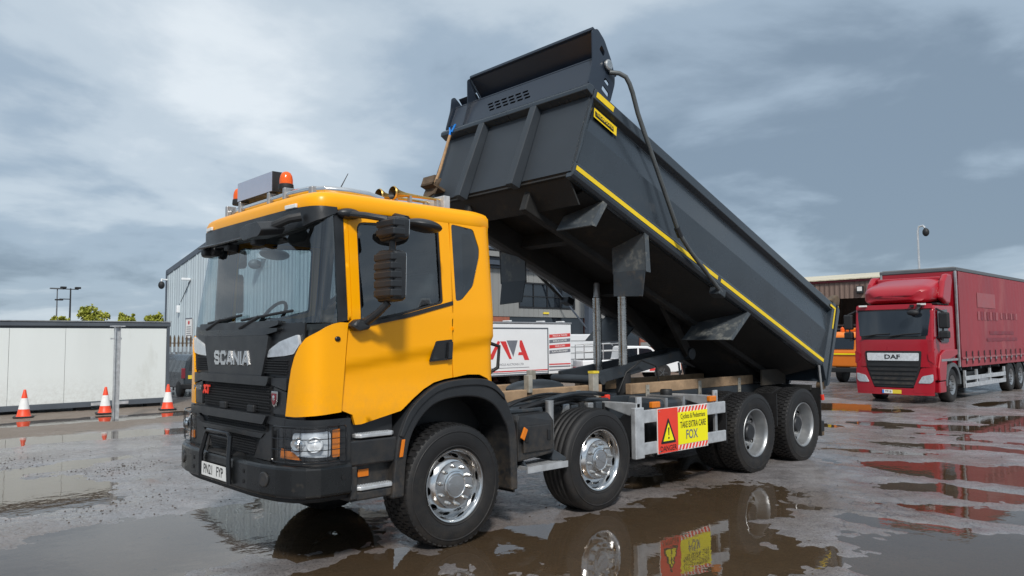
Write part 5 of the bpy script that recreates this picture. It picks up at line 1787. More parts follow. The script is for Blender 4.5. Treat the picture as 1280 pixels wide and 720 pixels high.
def cone(x, y, label):
    z = float(ground_z(np.array([x]), np.array([y]))[0])
    z = max(z, 0.0) + .004
    t = thing('traffic_cone', (x, y, z), label, 'cone', 'traffic cones along the white cabin')
    MB().prism([(x + a, y + b_, z) for a, b_ in rounded([(-.21, -.21), (.21, -.21), (.21, .21), (-.21, .21)], .06, 3)], (0, 0, .03)).build('base', 'soft_black', t, bevel=.008)
    H = .66
    r = lambda h: .155 - (.155 - .028) * h / H
    MB().lathe([(z + .03, .165), (z + .05, r(.05)), (z + .20, r(.20))], (x, y, 0), 'Z', 24).build('lower_cone', 'cone_orange', t)
    MB().lathe([(z + .195, r(.20) + .003), (z + .455, r(.455) + .003)], (x, y, 0), 'Z', 24).build('sleeve', 'cone_white', t)
    MB().lathe([(z + .45, r(.45)), (z + H - .01, r(H)), (z + H, .024), (z + H, .001)], (x, y, 0), 'Z', 24).build('upper_cone', 'cone_orange', t)
    t.rotation_euler = (.012 * math.sin(x * 5), .016 * math.cos(x * 3), x)


cone(-.25, 14.85, 'orange and white traffic cone farthest from the steel post')
cone(1.40, 14.40, 'orange and white traffic cone close beside the galvanised steel post')
cone(2.90, 14.40, 'orange and white traffic cone at the corner of the white cabin')

# ------------------------------------------------------------------ blue-grey warehouse with office front
WH = thing('warehouse', (24, 27, 0), 'pale blue grey steel clad warehouse with dark windowed office front', 'building')
wx = 10.6
# gable end facing -x, clad in steel sheets with standing ribs
gz = lambda y: 5.75 + (min(y, 54 - y) - 17.5) * .185 if False else 5.62 + (27.4 - abs(y - 27.6) - 17.3) * .185
ys = [17.9 + i * 1.08 for i in range(19)]
MB().prism([(wx + .02, 17.92, 0), (wx + .02, 17.92, gz(17.92)), (wx + .02, 27.6, gz(27.6)), (wx + .02, 37.3, gz(37.3)), (wx + .02, 37.3, 0)], (.3, 0, 0)).build('gable_core', 'cabin_trim', WH)
m_gab = corrugated('clad_gable', (0.53, 0.61, 0.65), 0.33, 1, depth=.03)
for a, b_ in zip(ys[:-1], ys[1:]):
    ym = (a + b_) / 2
    MB().prism([(wx, a + .004, 0), (wx, b_ - .004, 0), (wx, b_ - .004, gz(b_)), (wx, a + .004, gz(a))], (-.035, 0, 0)).build('cladding_sheet', 'clad_gable', WH)
    MB().prism([(wx - .036, a + .002, .0), (wx - .036, a + .05, .0), (wx - .036, a + .05, gz(a)), (wx - .036, a + .002, gz(a))], (-.03, 0, 0)).build('cladding_rib', 'clad_gable', WH)
for (ya, yb_) in ((17.7, 27.6), (27.6, 37.45)):
    MB().prism([(wx - .08, ya, gz(ya) - .16), (wx - .08, yb_, gz(yb_) - .16), (wx - .08, yb_, gz(yb_) + .12), (wx - .08, ya, gz(ya) + .12)], (.35, 0, 0)).build('verge_trim', 'steel_blue_grey', WH)
    MB().prism([(wx + .3, ya, gz(ya) + .02), (wx + .3, yb_, gz(yb_) + .02), (wx + .3, yb_, gz(yb_) + .10), (wx + .3, ya, gz(ya) + .10)], (30, 0, 0)).build('roof', 'steel_blue_grey', WH)
MB().box(wx - .1, wx + .02, 37.3, 37.42, 0, gz(37.3)).build('corner_trim', 'steel_blue_grey', WH)
# cameras, light and notice on the gable
cm = MB().tube([(wx - .05, 37.3, 5.25), (wx - .35, 37.3, 5.28), (wx - .35, 37.3, 5.15)], .05, 8).build('camera_bracket', 'white_paint', WH)
MB().sphere((wx - .35, 37.3, 4.95), .17, .17, .22).build('dome_camera', 'soft_black', cm)
cb = MB().box(wx - .5, wx - .04, 33.8, 33.95, 5.0, 5.13).build('wall_camera', 'white_paint', WH, bevel=.03)
MB().tube([(wx - .05, 33.88, 5.0), (wx - .04, 35.6, 3.6)], .02, 6).build('cable', 'cabin_trim', WH)
MB().box(wx - .22, wx - .04, 35.2, 35.4, 3.35, 3.75).build('floodlight', 'white_paint', WH, bevel=.04)
nt = MB().box(wx - .085, wx - .07, 33.35, 34.35, 1.95, 3.05).build('notice_board', 'sign_white', WH)
MB().box(wx - .09, wx - .086, 33.35, 34.35, 2.98, 3.05).box(wx - .09, wx - .086, 33.35, 34.35, 1.95, 2.0).box(wx - .09, wx - .086, 33.35, 33.40, 2.0, 2.98).box(wx - .09, wx - .086, 34.30, 34.35, 2.0, 2.98).build('notice_border', 'grey_print', nt)
MB().sphere((wx - .088, 33.85, 2.8), .004, .13, .1).build('notice_symbol', 'logo_red', nt)
for i in range(5):
    MB().box(wx - .09, wx - .086, 33.55, 34.15, 2.12 + i * .11, 2.16 + i * .11).build('notice_line', 'grey_print', nt)
MB().box(wx - .40, wx - .04, 25.0, 25.3, 5.4, 5.65).build('wall_camera', 'white_paint', WH, bevel=.03)
MB().sphere((wx - .3, 25.6, 5.2), .3, .22, .22).build('dome_camera', 'lamp_grey', WH)
# south front: brick base, glazed ground floor, plank cladding, strip window, dark fascia
sy = 18.0
MB().box(wx + .4, 46, sy + .10, sy + .4, 0, 5.45).build('front_core', 'cabin_trim', WH)
for i in range(30):
    x0 = 17.0 + i * .31
    for z0, z1 in (((2.80, 3.195), (4.365, 4.895)) if 18.9 < x0 < 22.86 else ((2.80, 4.895),)):
        MB().box(x0 + .006, x0 + .304, sy, sy + .09, z0, z1).build('cladding_board', 'fascia_grey', WH, bevel=.008)
MB().box(wx + .4, 16.99, sy, sy + .09, 2.80, 4.895).build('cladding_board', 'fascia_grey', WH)
MB().box(26.32, 33, sy, sy + .09, 2.80, 4.895).build('cladding_board', 'fascia_grey', WH)
for z0, z1, d in ((4.90, 5.0, .12), (5.02, 5.22, .3), (5.24, 5.34, .22), (5.36, 5.58, .42)):
    MB().box(wx + .35, 46, sy - d, sy + .098, z0, z1).build('eaves_band', 'steel_blue_grey' if z0 < 5.3 else 'fascia_grey', WH)
wf_ = MB().box(19.16, 22.88, sy - .03, sy + .098, 3.20, 3.26).box(19.16, 22.88, sy - .03, sy + .098, 4.30, 4.36).box(19.16, 19.22, sy - .03, sy + .098, 3.26, 4.30).box(22.82, 22.88, sy - .03, sy + .098, 3.26, 4.30).build('window_frame', 'dark_metal', WH)
for i in range(4):
    x0 = 19.23 + i * .90
    MB().box(x0, x0 + .86, sy + .03, sy + .06, 3.27, 4.29).build('window_pane', 'window_dark', wf_)
    MB().box(x0 + .86, x0 + .895, sy - .01, sy + .07, 3.27, 4.29).build('mullion', 'dark_metal', wf_)
MB().box(19.24, 22.80, sy - .02, sy + .02, 3.72, 3.76).build('transom', 'dark_metal', wf_)
MB().box(20.7, 21.05, sy - .05, sy - .002, 2.95, 3.03).build('bulkhead_light', 'number_yellow', WH)
# brick piers and shop glazing below
for x0, x1 in ((wx + .4, 13.0), (17.4, 18.6), (23.6, 24.8), (28.0, 46.0)):
    MB().box(x0, x1, sy + .02, sy + .098, 0, 2.79).build('brick_pier', 'brick_red', WH)
for x0, x1 in ((13.02, 17.38), (18.62, 23.58), (24.82, 27.98)):
    MB().box(x0, x1, sy + .07, sy + .098, .2, 2.78).build('shop_pane', 'window_dark', WH)
for i in range(11):
    z0 = 1.62 + i * .10
    for j in range(14):
        x0 = 28.0 + j * .42 + (i % 2) * .2
        MB().box(x0, x0 + .405, sy - .005, sy + .018, z0, z0 + .088).build('brick', 'brick_red', WH)
MB().box(28.0, 40.0, sy - .02, sy + .019, 1.36, 1.58).build('stone_band', 'fascia_grey', WH)
MB().box(22.65, 22.95, 16.9, 17.2, 0, 4.6).build('canopy_post', 'steel_blue_grey', WH, bevel=.02)
MB().tube([(20.6, 17.9, 4.85), (22.75, 17.05, 2.2)], .045, 8).build('stay_rod', 'steel_blue_grey', WH)

# ------------------------------------------------------------------ palisade fence and van behind
PF = thing('palisade_fence', (5.2, 22, 0), 'rusty topped grey steel palisade fence behind the black van', 'fence')
for z in (.45, 1.72):
    MB().box(3.6, 10.5, 22.0, 22.05, z, z + .06).build('rail', 'dull_aluminium', PF)
pale = MB().prism([(-.034, 0, .05), (-.034, 0, 1.62), (.034, 0, 1.62), (.034, 0, .05)], (0, -.012, 0)).mesh('pale')
pale.materials.append(MATS['dull_aluminium'])
top = MB().prism([(-.034, 0, 1.622), (-.034, 0, 1.94), (0, 0, 2.06), (.034, 0, 1.94), (.034, 0, 1.622)], (0, -.012, 0)).mesh('pale_top')
top.materials.append(MATS['rust'])
for i in range(48):
    for nm, me_ in (('pale', pale), ('pale_top', top)):
        o = bpy.data.objects.new(nm, me_)
        COL.objects.link(o); o.parent = PF; o.matrix_parent_inverse = WM[PF].inverted()
        o.location = (3.65 + i * .145, 21.99, 0)

VN = thing('black_van', (5.5, 19.8, 0), 'black van parked in front of the palisade fence', 'van')
vprof = [(4.72, .30), (4.70, .85), (4.78, 1.25), (4.92, 1.45), (5.2, 1.52), (5.9, 1.52), (6.15, 1.45), (6.28, 1.25), (6.36, .85), (6.34, .30)]
MB().prism([(a + .12, 18.6, c * .95) for a, c in vprof], (0, 3.0, 0)).build('body', 'van_black', VN, bevel=.06, seg=3)
MB().prism([(a + .12, 18.592, c * .95) for a, c in ((4.86, .92), (4.90, 1.22), (5.02, 1.38), (5.48, 1.40), (5.48, .92))], (0, -.006, 0)).build('rear_window', 'window_dark', VN)
MB().prism([(a + .12, 18.592, c * .95) for a, c in ((5.60, .92), (5.60, 1.40), (6.06, 1.38), (6.18, 1.22), (6.22, .92))], (0, -.006, 0)).build('rear_window', 'window_dark', VN)
vp_ = MB().box(4.95, 5.27, 18.585, 18.598, .60, .72).build('number_plate', 'number_yellow', VN)
MB().box(4.70, 6.36, 18.52, 18.59, .28, .45).build('bumper', 'soft_black', VN, bevel=.03)
for x in (4.80, 6.28):
    MB().box(x - .06, x + .06, 18.585, 18.62, .62, .95).build('tail_lamp', 'dark_red_print', VN, bevel=.01)
for x in (4.9, 6.16):
    for y in (19.1, 21.0):
        MB().lathe([(-.09, .001), (-.09, .20), (-.06, .27), (.06, .27), (.09, .20), (.09, .001)], (x, y, .27), 'X', 20).build('wheel', 'rubber', VN)

# ------------------------------------------------------------------ lamp columns, trees
def lamp(x, y, h, label, heads):
    t = thing('lamp_column', (x, y, 0), label, 'lamp post', 'tall lamp columns behind the cabin')
    MB().tube([(x, y, 0), (x, y, h)], [.10, .05], 8).build('column', 'lamp_grey' if heads == 1 else 'soft_black', t)
    if heads == 1:
        MB().box(x - .65, x + .65, y - .2, y + .2, h, h + .13).build('lantern', 'lamp_grey', t, bevel=.03)
    else:
        MB().box(x - .55, x + .55, y - .03, y + .03, h - .10, h - .04).build('cross_arm', 'soft_black', t)
        for dx in (-.5, .5):
            MB().box(x + dx - .2, x + dx + .2, y - .15, y + .15, h - .03, h + .12).build('lantern', 'soft_black', t, bevel=.03)
        MB().tube([(x, y, h - .85), (x - .75, y, h - .85)], .04, 6).build('bracket', 'soft_black', t)
        MB().box(x - 1.05, x - .5, y - .12, y + .12, h - .97, h - .86).build('lantern', 'soft_black', t, bevel=.03)


lamp(11.0, 60.0, 6.05, 'dark lamp column with three lantern heads above the cabin roof', 3)
lamp(14.4, 80.0, 7.2, 'slim pale lamp column with one flat head above the cabin', 1)

_tr = random.Random(3)
def tree(x, y, h, r, label, cols='leaf'):
    t = thing('tree', (x, y, 0), label, 'tree', 'small trees behind the white cabin')
    MB().tube([(x, y, 0), (x + .05, y, h * .5), (x, y + .05, h * .85)], [.12, .08, .03], 8).build('trunk', 'bark', t)
    lb_ = MB()
    for i in range(6):
        a = _tr.random() * 6.28
        lb_.tube([(x, y, h * (.45 + .05 * i)), (x + r * .7 * math.cos(a), y + r * .7 * math.sin(a), h * (.62 + .05 * i))], [.04, .012], 5)
    lb_.build('limbs', 'bark', t)
    vs, fs = [], []
    clumps = []
    for i in range(26):
        a, e_ = _tr.random() * 6.28, _tr.uniform(-.6, 1)
        q = _tr.random() ** .5
        clumps.append((x + r * q * math.cos(a) * math.cos(e_ * .8), y + r * q * math.sin(a) * math.cos(e_ * .8), h * .78 + r * .75 * e_ * q, r * _tr.uniform(.16, .34)))
    for (cx_, cy_, cz_, cr) in clumps:
        for i in range(75):
            p = Vector((_tr.gauss(0, 1), _tr.gauss(0, 1), _tr.gauss(0, .8))).normalized() * cr * _tr.uniform(.4, 1.15)
            n = Vector((_tr.gauss(0, 1), _tr.gauss(0, 1), _tr.gauss(0, 1))).normalized()
            a = n.orthogonal().normalized() * _tr.uniform(.05, .10)
            b_ = n.cross(a).normalized() * _tr.uniform(.04, .07)
            c_ = Vector((cx_, cy_, cz_)) + p
            k_ = len(vs)
            vs += [tuple(c_ - a), tuple(c_ + b_), tuple(c_ + a), tuple(c_ - b_)]
            fs.append((k_, k_ + 1, k_ + 2, k_ + 3))
    me_ = bpy.data.meshes.new('crown')
    me_.from_pydata(vs, [], fs)
    link_mesh('crown', me_, cols, t)


tree(9.28, 46.7, 4.35, .85, 'bright yellow green tree rising highest above the cabin roof')
tree(7.74, 48.2, 3.95, .5, 'low rounded yellow green tree by the slim pale lamp column')
tree(10.81, 45.3, 4.15, .5, 'small yellow green tree above the galvanised steel post')
tree(12.1, 44.1, 3.98, .55, 'yellow green tree against the warehouse corner')

# ------------------------------------------------------------------ white display trailer
TR = thing('display_trailer', (17.6, 16.2, 0), 'white box trailer with red and grey auction lettering', 'trailer')
tx0, tx1, tyy = 14.2, 19.85, 15.5
MB().box(tx0, tx1, tyy, tyy + 1.9, .35, 2.42).build('box', 'white_paint', TR, bevel=.03)
MB().box(tx0 - .02, tx1 + .02, tyy - .03, tyy + 1.93, 2.425, 2.49).build('roof_rail', 'dull_aluminium', TR, bevel=.015)
for x in (16.4, 18.3, 19.5):
    MB().box(x - .08, x + .08, tyy + .1, tyy + .5, 2.495, 2.55).build('roof_vent', 'white_paint', TR, bevel=.02)
fx0, fx1 = 14.3, 18.42
MB().box(fx0, fx1, tyy - .03, tyy - .002, 2.21, 2.26).box(fx1 - .05, fx1, tyy - .03, tyy - .002, .42, 2.208).box(fx0, fx1, tyy - .03, tyy - .002, .36, .41).build('hatch_frame', 'cabin_trim', TR)
hp_ = MB().box(fx0 + .002, fx1 - .053, tyy - .02, tyy - .002, .415, 2.205).build('hatch_panel', 'white_paint', TR)
yt = tyy - .022
# big mark: a red and grey A next to a V shape
MB().prism([(15.10, yt, 1.02), (15.34, yt, 1.02), (15.72, yt, 1.70), (15.60, yt, 1.74)], (0, -.004, 0)).build('logo_stroke', 'logo_red', hp_)
MB().prism([(15.72, yt, 1.72), (16.02, yt, 1.72), (16.34, yt, 1.02), (16.20, yt, 1.02)], (0, -.004, 0)).build('logo_stroke', 'logo_red', hp_)
MB().prism([(16.06, yt, 1.75), (16.66, yt, 1.75), (16.42, yt, 1.10)], (0, -.004, 0)).build('logo_stroke', 'grey_print', hp_)
MB().prism([(16.78, yt, 1.75), (16.90, yt, 1.75), (17.30, yt, .96), (17.04, yt, .96), (16.94, yt, 1.16), (16.68, yt, 1.16), (16.72, yt, 1.28), (16.88, yt, 1.28), (16.76, yt, 1.52)], (0, -.004, 0)).build('logo_stroke', 'logo_red', hp_)
text('VEHICLE AUCTIONS LTD', .12, (16.25, yt - .003, .80), rx, uz, 'grey_print', hp_, bold=.005, sx=1.1)
MB().box(15.0, 17.3, yt - .003, yt - .001, .66, .68).build('logo_rule', 'grey_print', hp_)
MB().box(14.35, fx1 - .06, yt - .003, yt - .001, .515, .56).build('red_line', 'logo_red', hp_)
MB().box(14.35, fx1 - .06, yt - .003, yt - .001, .455, .485).build('grey_line', 'grey_print', hp_)
yq = tyy - .003
for k_, (tt, z, mm_) in enumerate((('TRUCKS & TRAILERS', 1.92, 'logo_red'), ('BUSES & COACHES', 1.70, 'grey_print'), ('VANS & CARS', 1.48, 'logo_red'), ('PLANT & MACHINERY', 1.26, 'grey_print'))):
    bn = MB().prism([(18.50, yq, z - .08), (19.78, yq, z - .02), (19.78, yq, z + .12), (18.50, yq, z + .06)], (0, -.004, 0)).build('category_banner', mm_, TR)
    text(tt, .105, (19.14, yq - .006, z + .02), (1, 0, .047), (0, 0, 1), 'sign_white', bn, bold=.008, sx=.95)
MB().box(18.48, 19.78, yq - .004, yq, .72, .77).build('red_line', 'logo_red', TR)
MB().box(18.48, 19.78, yq - .004, yq, .62, .67).build('grey_line', 'grey_print', TR)
MB().box(18.48, 19.78, yq - .004, yq, .48, .53).build('grey_line', 'grey_print', TR)
for x in (16.6, 17.4):
    MB().lathe([(-.1, .001), (-.1, .2), (-.08, .29), (.08, .29), (.1, .2), (.1, .001)], (x, tyy + .2, .31), 'Y', 20).build('wheel', 'rubber', TR)
    MB().lathe([(-.1, .001), (-.1, .2), (-.08, .29), (.08, .29), (.1, .2), (.1, .001)], (x, tyy + 1.7, .31), 'Y', 20).build('wheel', 'rubber', TR)
MB().box(14.4, 14.6, tyy + .8, tyy + 1.1, .02, .36).build('jack_leg', 'dark_metal', TR)

# white box body seen beyond the trailer
BX = thing('white_box_van', (21.2, 17.05, 0), 'plain white box body standing between trailer and pickup', 'van')
MB().box(19.95, 22.5, 16.3, 17.75, .42, 2.0).build('box', 'white_paint', BX, bevel=.03)
for i in range(5):
    MB().box(19.97, 22.48, 16.285, 16.298, .62 + i * .27, .64 + i * .27).build('panel_seam', 'fascia_grey', BX)
for x in (20.4, 22.0):
    for y in (16.45, 17.6):
        MB().lathe([(-.09, .001), (-.09, .2), (-.07, .27), (.07, .27), (.09, .2), (.09, .001)], (x, y, .27), 'Y', 18).build('wheel', 'rubber', BX)
MB().box(20.0, 22.4, 16.5, 17.5, .3, .418).build('underframe', 'soft_black', BX)

# ------------------------------------------------------------------ white pickup (local x forward, y left), placed turned
PK = thing('white_pickup', (0, 0, 0), 'white double cab pickup with load bed frame and red stripes', 'pickup')
k0 = 0.83
def pkb(mb):
    return mb.xf(lambda x, y, z: (x * k0, y * k0, z * k0))
side_poly = [(-2.6, .55), (-2.62, 1.08), (-.55, 1.10), (-.42, 1.72), (-.30, 1.78), (.85, 1.76), (1.05, 1.68), (1.62, 1.16), (2.45, 1.04), (2.62, .92), (2.66, .50), (2.3, .42), (-2.4, .45)]
pkb(MB().prism([(x, -.90, z) for x, z in rounded(side_poly, .06, 3)], (0, 1.8, 0))).build('body', 'white_paint', PK, bevel=.05, local=True)
for s in (-1, 1):
    pkb(MB().prism([(x, s * .902, z) for x, z in ((-.34, 1.18), (-.26, 1.64), (.28, 1.66), (.28, 1.16))], (0, s * .004, 0))).build('side_window', 'window_dark', PK, local=True)
    pkb(MB().prism([(x, s * .902, z) for x, z in ((.36, 1.16), (.36, 1.66), (.84, 1.64), (1.02, 1.58), (1.42, 1.18))], (0, s * .004, 0))).build('side_window', 'window_dark', PK, local=True)
    pkb(MB().prism([(x, s * .902, z) for x, z in ((-.75, .60), (-.65, .60), (-.40, 1.05), (-.50, 1.05))], (0, s * .004, 0))).build('red_stripe', 'logo_red', PK, local=True)
    pkb(MB().prism([(x, s * .902, z) for x, z in ((-.60, .60), (-.54, .60), (-.29, 1.05), (-.35, 1.05))], (0, s * .004, 0))).build('grey_stripe', 'grey_print', PK, local=True)
    pkb(MB().prism([(x, s * .902, z) for x, z in ((.9, .50), (1.15, .50), (1.35, .62), (1.0, .66))], (0, s * .004, 0))).build('red_stripe', 'logo_red', PK, local=True)
    for x in (-1.62, 1.62):
        pkb(MB().lathe([(-s * .10, .001), (-s * .10, .43), (s * .015, .44), (s * .02, .001)], (x, s * .90, .42), 'Y', 24)).build('wheel_arch', 'soft_black', PK, local=True)
        wo = pkb(MB().lathe([(s * .05, .001), (s * .06, .22), (s * .04, .26), (s * .05, .36), (0, .385), (-s * .16, .385), (-s * .18, .001)], (x, s * .88, .385), 'Y', 24)).build('wheel', 'rubber', PK, local=True)
        for k in range(5):
            a = 2 * math.pi * k / 5
            pkb(MB().bar((x, s * .945, .385), (x + .24 * math.cos(a), s * .945, .385 + .24 * math.sin(a)), .02, .06, up=(0, 1, 0))).build('spoke', 'lamp_grey', wo)
    fr2 = MB().tube([(-2.5, s * .8, 1.1), (-2.5, s * .8, 1.85), (-.6, s * .8, 1.92), (-.45, s * .8, 1.80)], .03, 8).tube([(-1.5, s * .8, 1.1), (-1.5, s * .8, 1.88)], .03, 8).tube([(-2.5, s * .8, 1.5), (-.5, s * .8, 1.55)], .025, 8)
    pkb(fr2).build('load_frame', 'dull_aluminium', PK, local=True)
pkb(MB().box(-2.55, -.6, -.8, .8, 1.085, 1.105)).build('bed_cover', 'soft_black', PK, local=True)
pkb(MB().box(-2.632, -2.62, -.8, .8, .62, 1.02)).build('tailgate', 'white_paint', PK, local=True)
pkb(MB().box(-2.66, -2.63, -.78, .78, .60, .70)).build('tailgate_stripe', 'logo_red', PK, local=True)
pkb(MB().box(-2.75, -2.60, -.85, .85, .40, .54)).build('rear_bumper', 'soft_black', PK, bevel=.03, local=True)
pkb(MB().box(2.58, 2.72, -.85, .85, .36, .58)).build('front_bumper', 'soft_black', PK, bevel=.03, local=True)
PK.location = (21.75, 14.05, 0)
PK.rotation_euler = (0, 0, R(-32))

# ------------------------------------------------------------------ brown shed on the right
SH = thing('brown_shed', (44, 12, 0), 'brown steel shed with cream roof and open dark doorway', 'building')
for i in range(12):
    y0 = 10.7 + i * 1.5
    MB().box(40.95, 41.0, y0 + .005, y0 + 1.495, 4.06, 5.04).build('cladding_sheet', 'clad_brown', SH)
    MB().box(40.93, 40.955, y0 + .70, y0 + .78, 4.06, 5.04).build('cladding_rib', 'clad_brown', SH)
MB().box(40.85, 41.1, 10.6, 29, 5.045, 5.16).build('gutter', 'dark_red_print', SH)
for i in range(18):
    y0 = 10.7 + i
    MB().prism([(40.75, y0 + .01, 5.17), (40.75, y0 + .99, 5.17), (54, y0 + .99, 6.5), (54, y0 + .01, 6.5)], (0, 0, .06)).build('roof_sheet', 'roof_cream', SH)
MB().box(53.8, 54, 10.7, 29, 0, 6.4).build('back_wall', 'clad_brown', SH)
MB().box(41.0, 54, 28.9, 29, 0, 5.1).build('end_wall', 'clad_brown', SH)
MB().box(41.0, 54, 10.6, 10.69, 0, 5.1).build('end_wall', 'clad_brown', SH)
for y in (10.9, 17.5, 23, 28.8):
    MB().box(41.02, 41.3, y - .15, y + .15, 0, 4.06).build('steel_stanchion', 'dark_metal', SH)
for y0, y1 in ((17.7, 28.6),):
    MB().box(40.98, 41.01, y0, y1, 0, 4.055).build('cladding_wall', 'clad_brown', SH)
lf = MB().box(40.78, 40.93, 11.6, 12.0, 4.30, 4.75).build('floodlight', 'soft_black', SH, bevel=.03)
MB().box(40.77, 40.779, 11.66, 11.94, 4.45, 4.70).build('floodlight_lens', 'sign_white', lf)
for z in (2.0, 2.25, 2.5):
    MB().box(44.0, 44.08, 11, 18, z, z + .06).build('gantry_rail', 'dull_aluminium', SH)
for y in (11.1, 13, 15.5, 17.9):
    MB().box(44.0, 44.08, y - .04, y + .04, 0, 2.56).build('gantry_post', 'dull_aluminium', SH)
CM = thing('camera_mast', (60, 14.9, 0), 'slim mast with hooked dome camera above the brown shed', 'mast')
MB().tube([(60, 14.9, 0), (60, 14.9, 10.1), (60, 14.8, 10.45), (60, 14.5, 10.5), (60, 14.35, 10.3)], [.12, .08, .08, .08, .08], 8).build('pole', 'galvanised', CM)
MB().sphere((60, 14.3, 9.95), .25, .25, .33).build('dome_camera', 'soft_black', CM)

# ------------------------------------------------------------------ orange truck
OT = thing('orange_truck', (27.5, 5.6, 0), 'orange crew cab truck parked between tipper and red lorry', 'truck')
oy0, oy1 = 4.7, 6.72
op = [(25.2, .62), (25.15, 1.2), (25.3, 1.85), (25.5, 1.98), (27.9, 1.98), (28.0, .62)]
MB().prism([(x, oy0, z) for x, z in op], (0, oy1 - oy0, 0)).build('cab', 'orange_truck', OT, bevel=.06, seg=3)
for ya_, yb_ in ((oy0 + .15, oy0 + .95), (oy0 + 1.07, oy1 - .15)):
    MB().prism([(25.155, ya_, 1.32), (25.155, yb_, 1.32), (25.262, yb_, 1.76), (25.262, ya_, 1.76)], (-.012, 0, 0)).build('windscreen', 'window_dark', OT)
for x0 in (25.55, 26.35, 27.15):
    MB().box(x0, x0 + .62, oy0 - .006, oy0 + .01, 1.27, 1.80).build('side_window', 'window_dark', OT)
MB().box(25.13, 27.9, oy0 - .008, oy0 - .001, 1.10, 1.15).build('yellow_band', 'sign_yellow', OT)
MB().box(25.12, 25.145, oy0, oy1, 1.10, 1.15).build('yellow_band', 'sign_yellow', OT)
MB().box(25.05, 25.3, oy0 - .02, oy1 + .02, .42, .60).build('bumper', 'soft_black', OT, bevel=.03)
MB().box(28.05, 31.5, oy0 + .1, oy1 - .1, .70, .95).build('deck', 'soft_black', OT)
MB().box(26.2, 26.6, oy0 + .2, oy1 - .2, 2.0, 2.14).build('light_bar', 'amber', OT, bevel=.04)
for y in (oy0 + .3, oy1 - .35):
    MB().lathe([(1.99, .08), (2.12, .07), (2.18, .001)], (25.6, y, 0), 'Z', 14).build('beacon', 'beacon_orange', OT)
for s, y in ((-1, oy0 - .1), (1, oy1 + .1)):
    MB().prism([(25.1, y - .05, 1.75), (25.1, y - .05, 1.25), (25.2, y - .05, 1.25), (25.2, y - .05, 1.75)], (0, .1, 0)).build('grab_rail', 'tape_yellow', OT, bevel=.02)
for x in (26.0, 30.2):
    for y in (oy0 + .14, oy1 - .14):
        MB().lathe([(-.13, .001), (-.13, .25), (-.11, .43), (.11, .43), (.13, .25), (.13, .001)], (x, y, .43), 'Y', 24).build('wheel', 'rubber', OT)
rk = MB()
for y in (oy0 + .1, oy1 - .1):
    rk.tube([(28.1, y, .95), (28.1, y, 2.35), (29.2, y, 2.35)], .03, 8)
rk.tube([(28.1, oy0 + .1, 2.3), (28.1, oy1 - .1, 2.3)], .03, 8).tube([(28.1, oy0 + .1, 2.1), (28.1, oy1 - .1, 2.1)], .03, 8)
rk.build('ladder_rack', 'dull_aluminium', OT)

# ------------------------------------------------------------------ red curtain-sided lorry
DF = thing('red_lorry', (22, 1.4, 0), 'red curtain sided lorry with roof air deflector parked on wet ground', 'lorry')
dl, dr_ = .40, 2.44          # left and right flanks
dm = (dl + dr_) / 2
fx = 17.12


def bow(mb, k=.10):
    """bend front pieces back towards the corners"""
    return mb.xf(lambda x, y, z: (x + k * (abs(y - dm) / 1.02) ** 3, y, z))


def fpanel(name, poly, x, m, th=.05, step=.08, parent=DF):
    """front piece outlined in (y, z), bowed in plan and raked by height"""
    def fm(a, z):
        xx = x + .10 * (np.abs(a - dm) / 1.02) ** 3 + np.clip(z - 1.65, 0, 9) * .10
        return xx, a, z
    return panel(name, poly, [], fm, m, parent, step=step, solid=th, out_dir=(-1, 0, 0))


# cab shell
sp = [(17.22, .62), (17.18, 1.1), (17.18, 1.68), (17.28, 2.48), (17.40, 2.60), (18.85, 2.62), (18.88, 1.10), (17.98, 1.10), (17.95, .62)]
MB().prism([(x, dl + .02, z) for x, z in sp], (0, dr_ - dl - .04, 0)).build('cab', 'red_truck', DF, bevel=.05, seg=3)
fpanel('front_panel', rounded([(dl + .04, 1.70), (dr_ - .04, 1.70), (dr_ - .03, 1.02), (dr_ - .10, .98), (dl + .10, .98), (dl + .03, 1.02)], .03), fx, 'red_truck')
fpanel('windscreen_surround', rounded([(dl + .06, 2.50), (dr_ - .06, 2.50), (dr_ - .03, 1.69), (dl + .03, 1.69)], .05), fx + .005, 'soft_black')
fpanel('windscreen', rounded([(dl + .10, 2.47), (dr_ - .10, 2.47), (dr_ - .07, 1.80), (dl + .07, 1.80)], .05), fx - .002, 'window_dark', .004)
fpanel('header', rounded([(dl + .05, 2.64), (dr_ - .05, 2.64), (dr_ - .04, 2.515), (dl + .04, 2.515)], .03), fx - .01, 'red_truck')
gs = fpanel('grille_surround', rounded([(dm - .72, 1.40), (dm + .72, 1.40), (dm + .68, .98), (dm + .54, .48), (dm + .45, .44), (dm - .45, .44), (dm - .54, .48), (dm - .68, .98)], .05), fx - .02, 'soft_black', .06)
bz_ = fpanel('name_bar', rounded([(dm - .66, 1.345), (dm + .66, 1.345), (dm + .65, 1.14), (dm - .65, 1.14)], .03), fx - .035, 'lens_clear', .03)
text('DAF', .16, (fx - .038, dm, 1.24), (0, -1, 0), (0, 0, 1), 'soft_black', bz_, extrude=.004, bold=.02, sx=1.35)
for i in range(5):
    hwid = .66 - i * .035
    fpanel('grille_slat', [(dm - hwid, 1.06 - i * .12), (dm + hwid, 1.06 - i * .12), (dm + hwid - .02, .995 - i * .12), (dm - hwid + .02, .995 - i * .12)], fx - .04, 'black_plastic', .05)
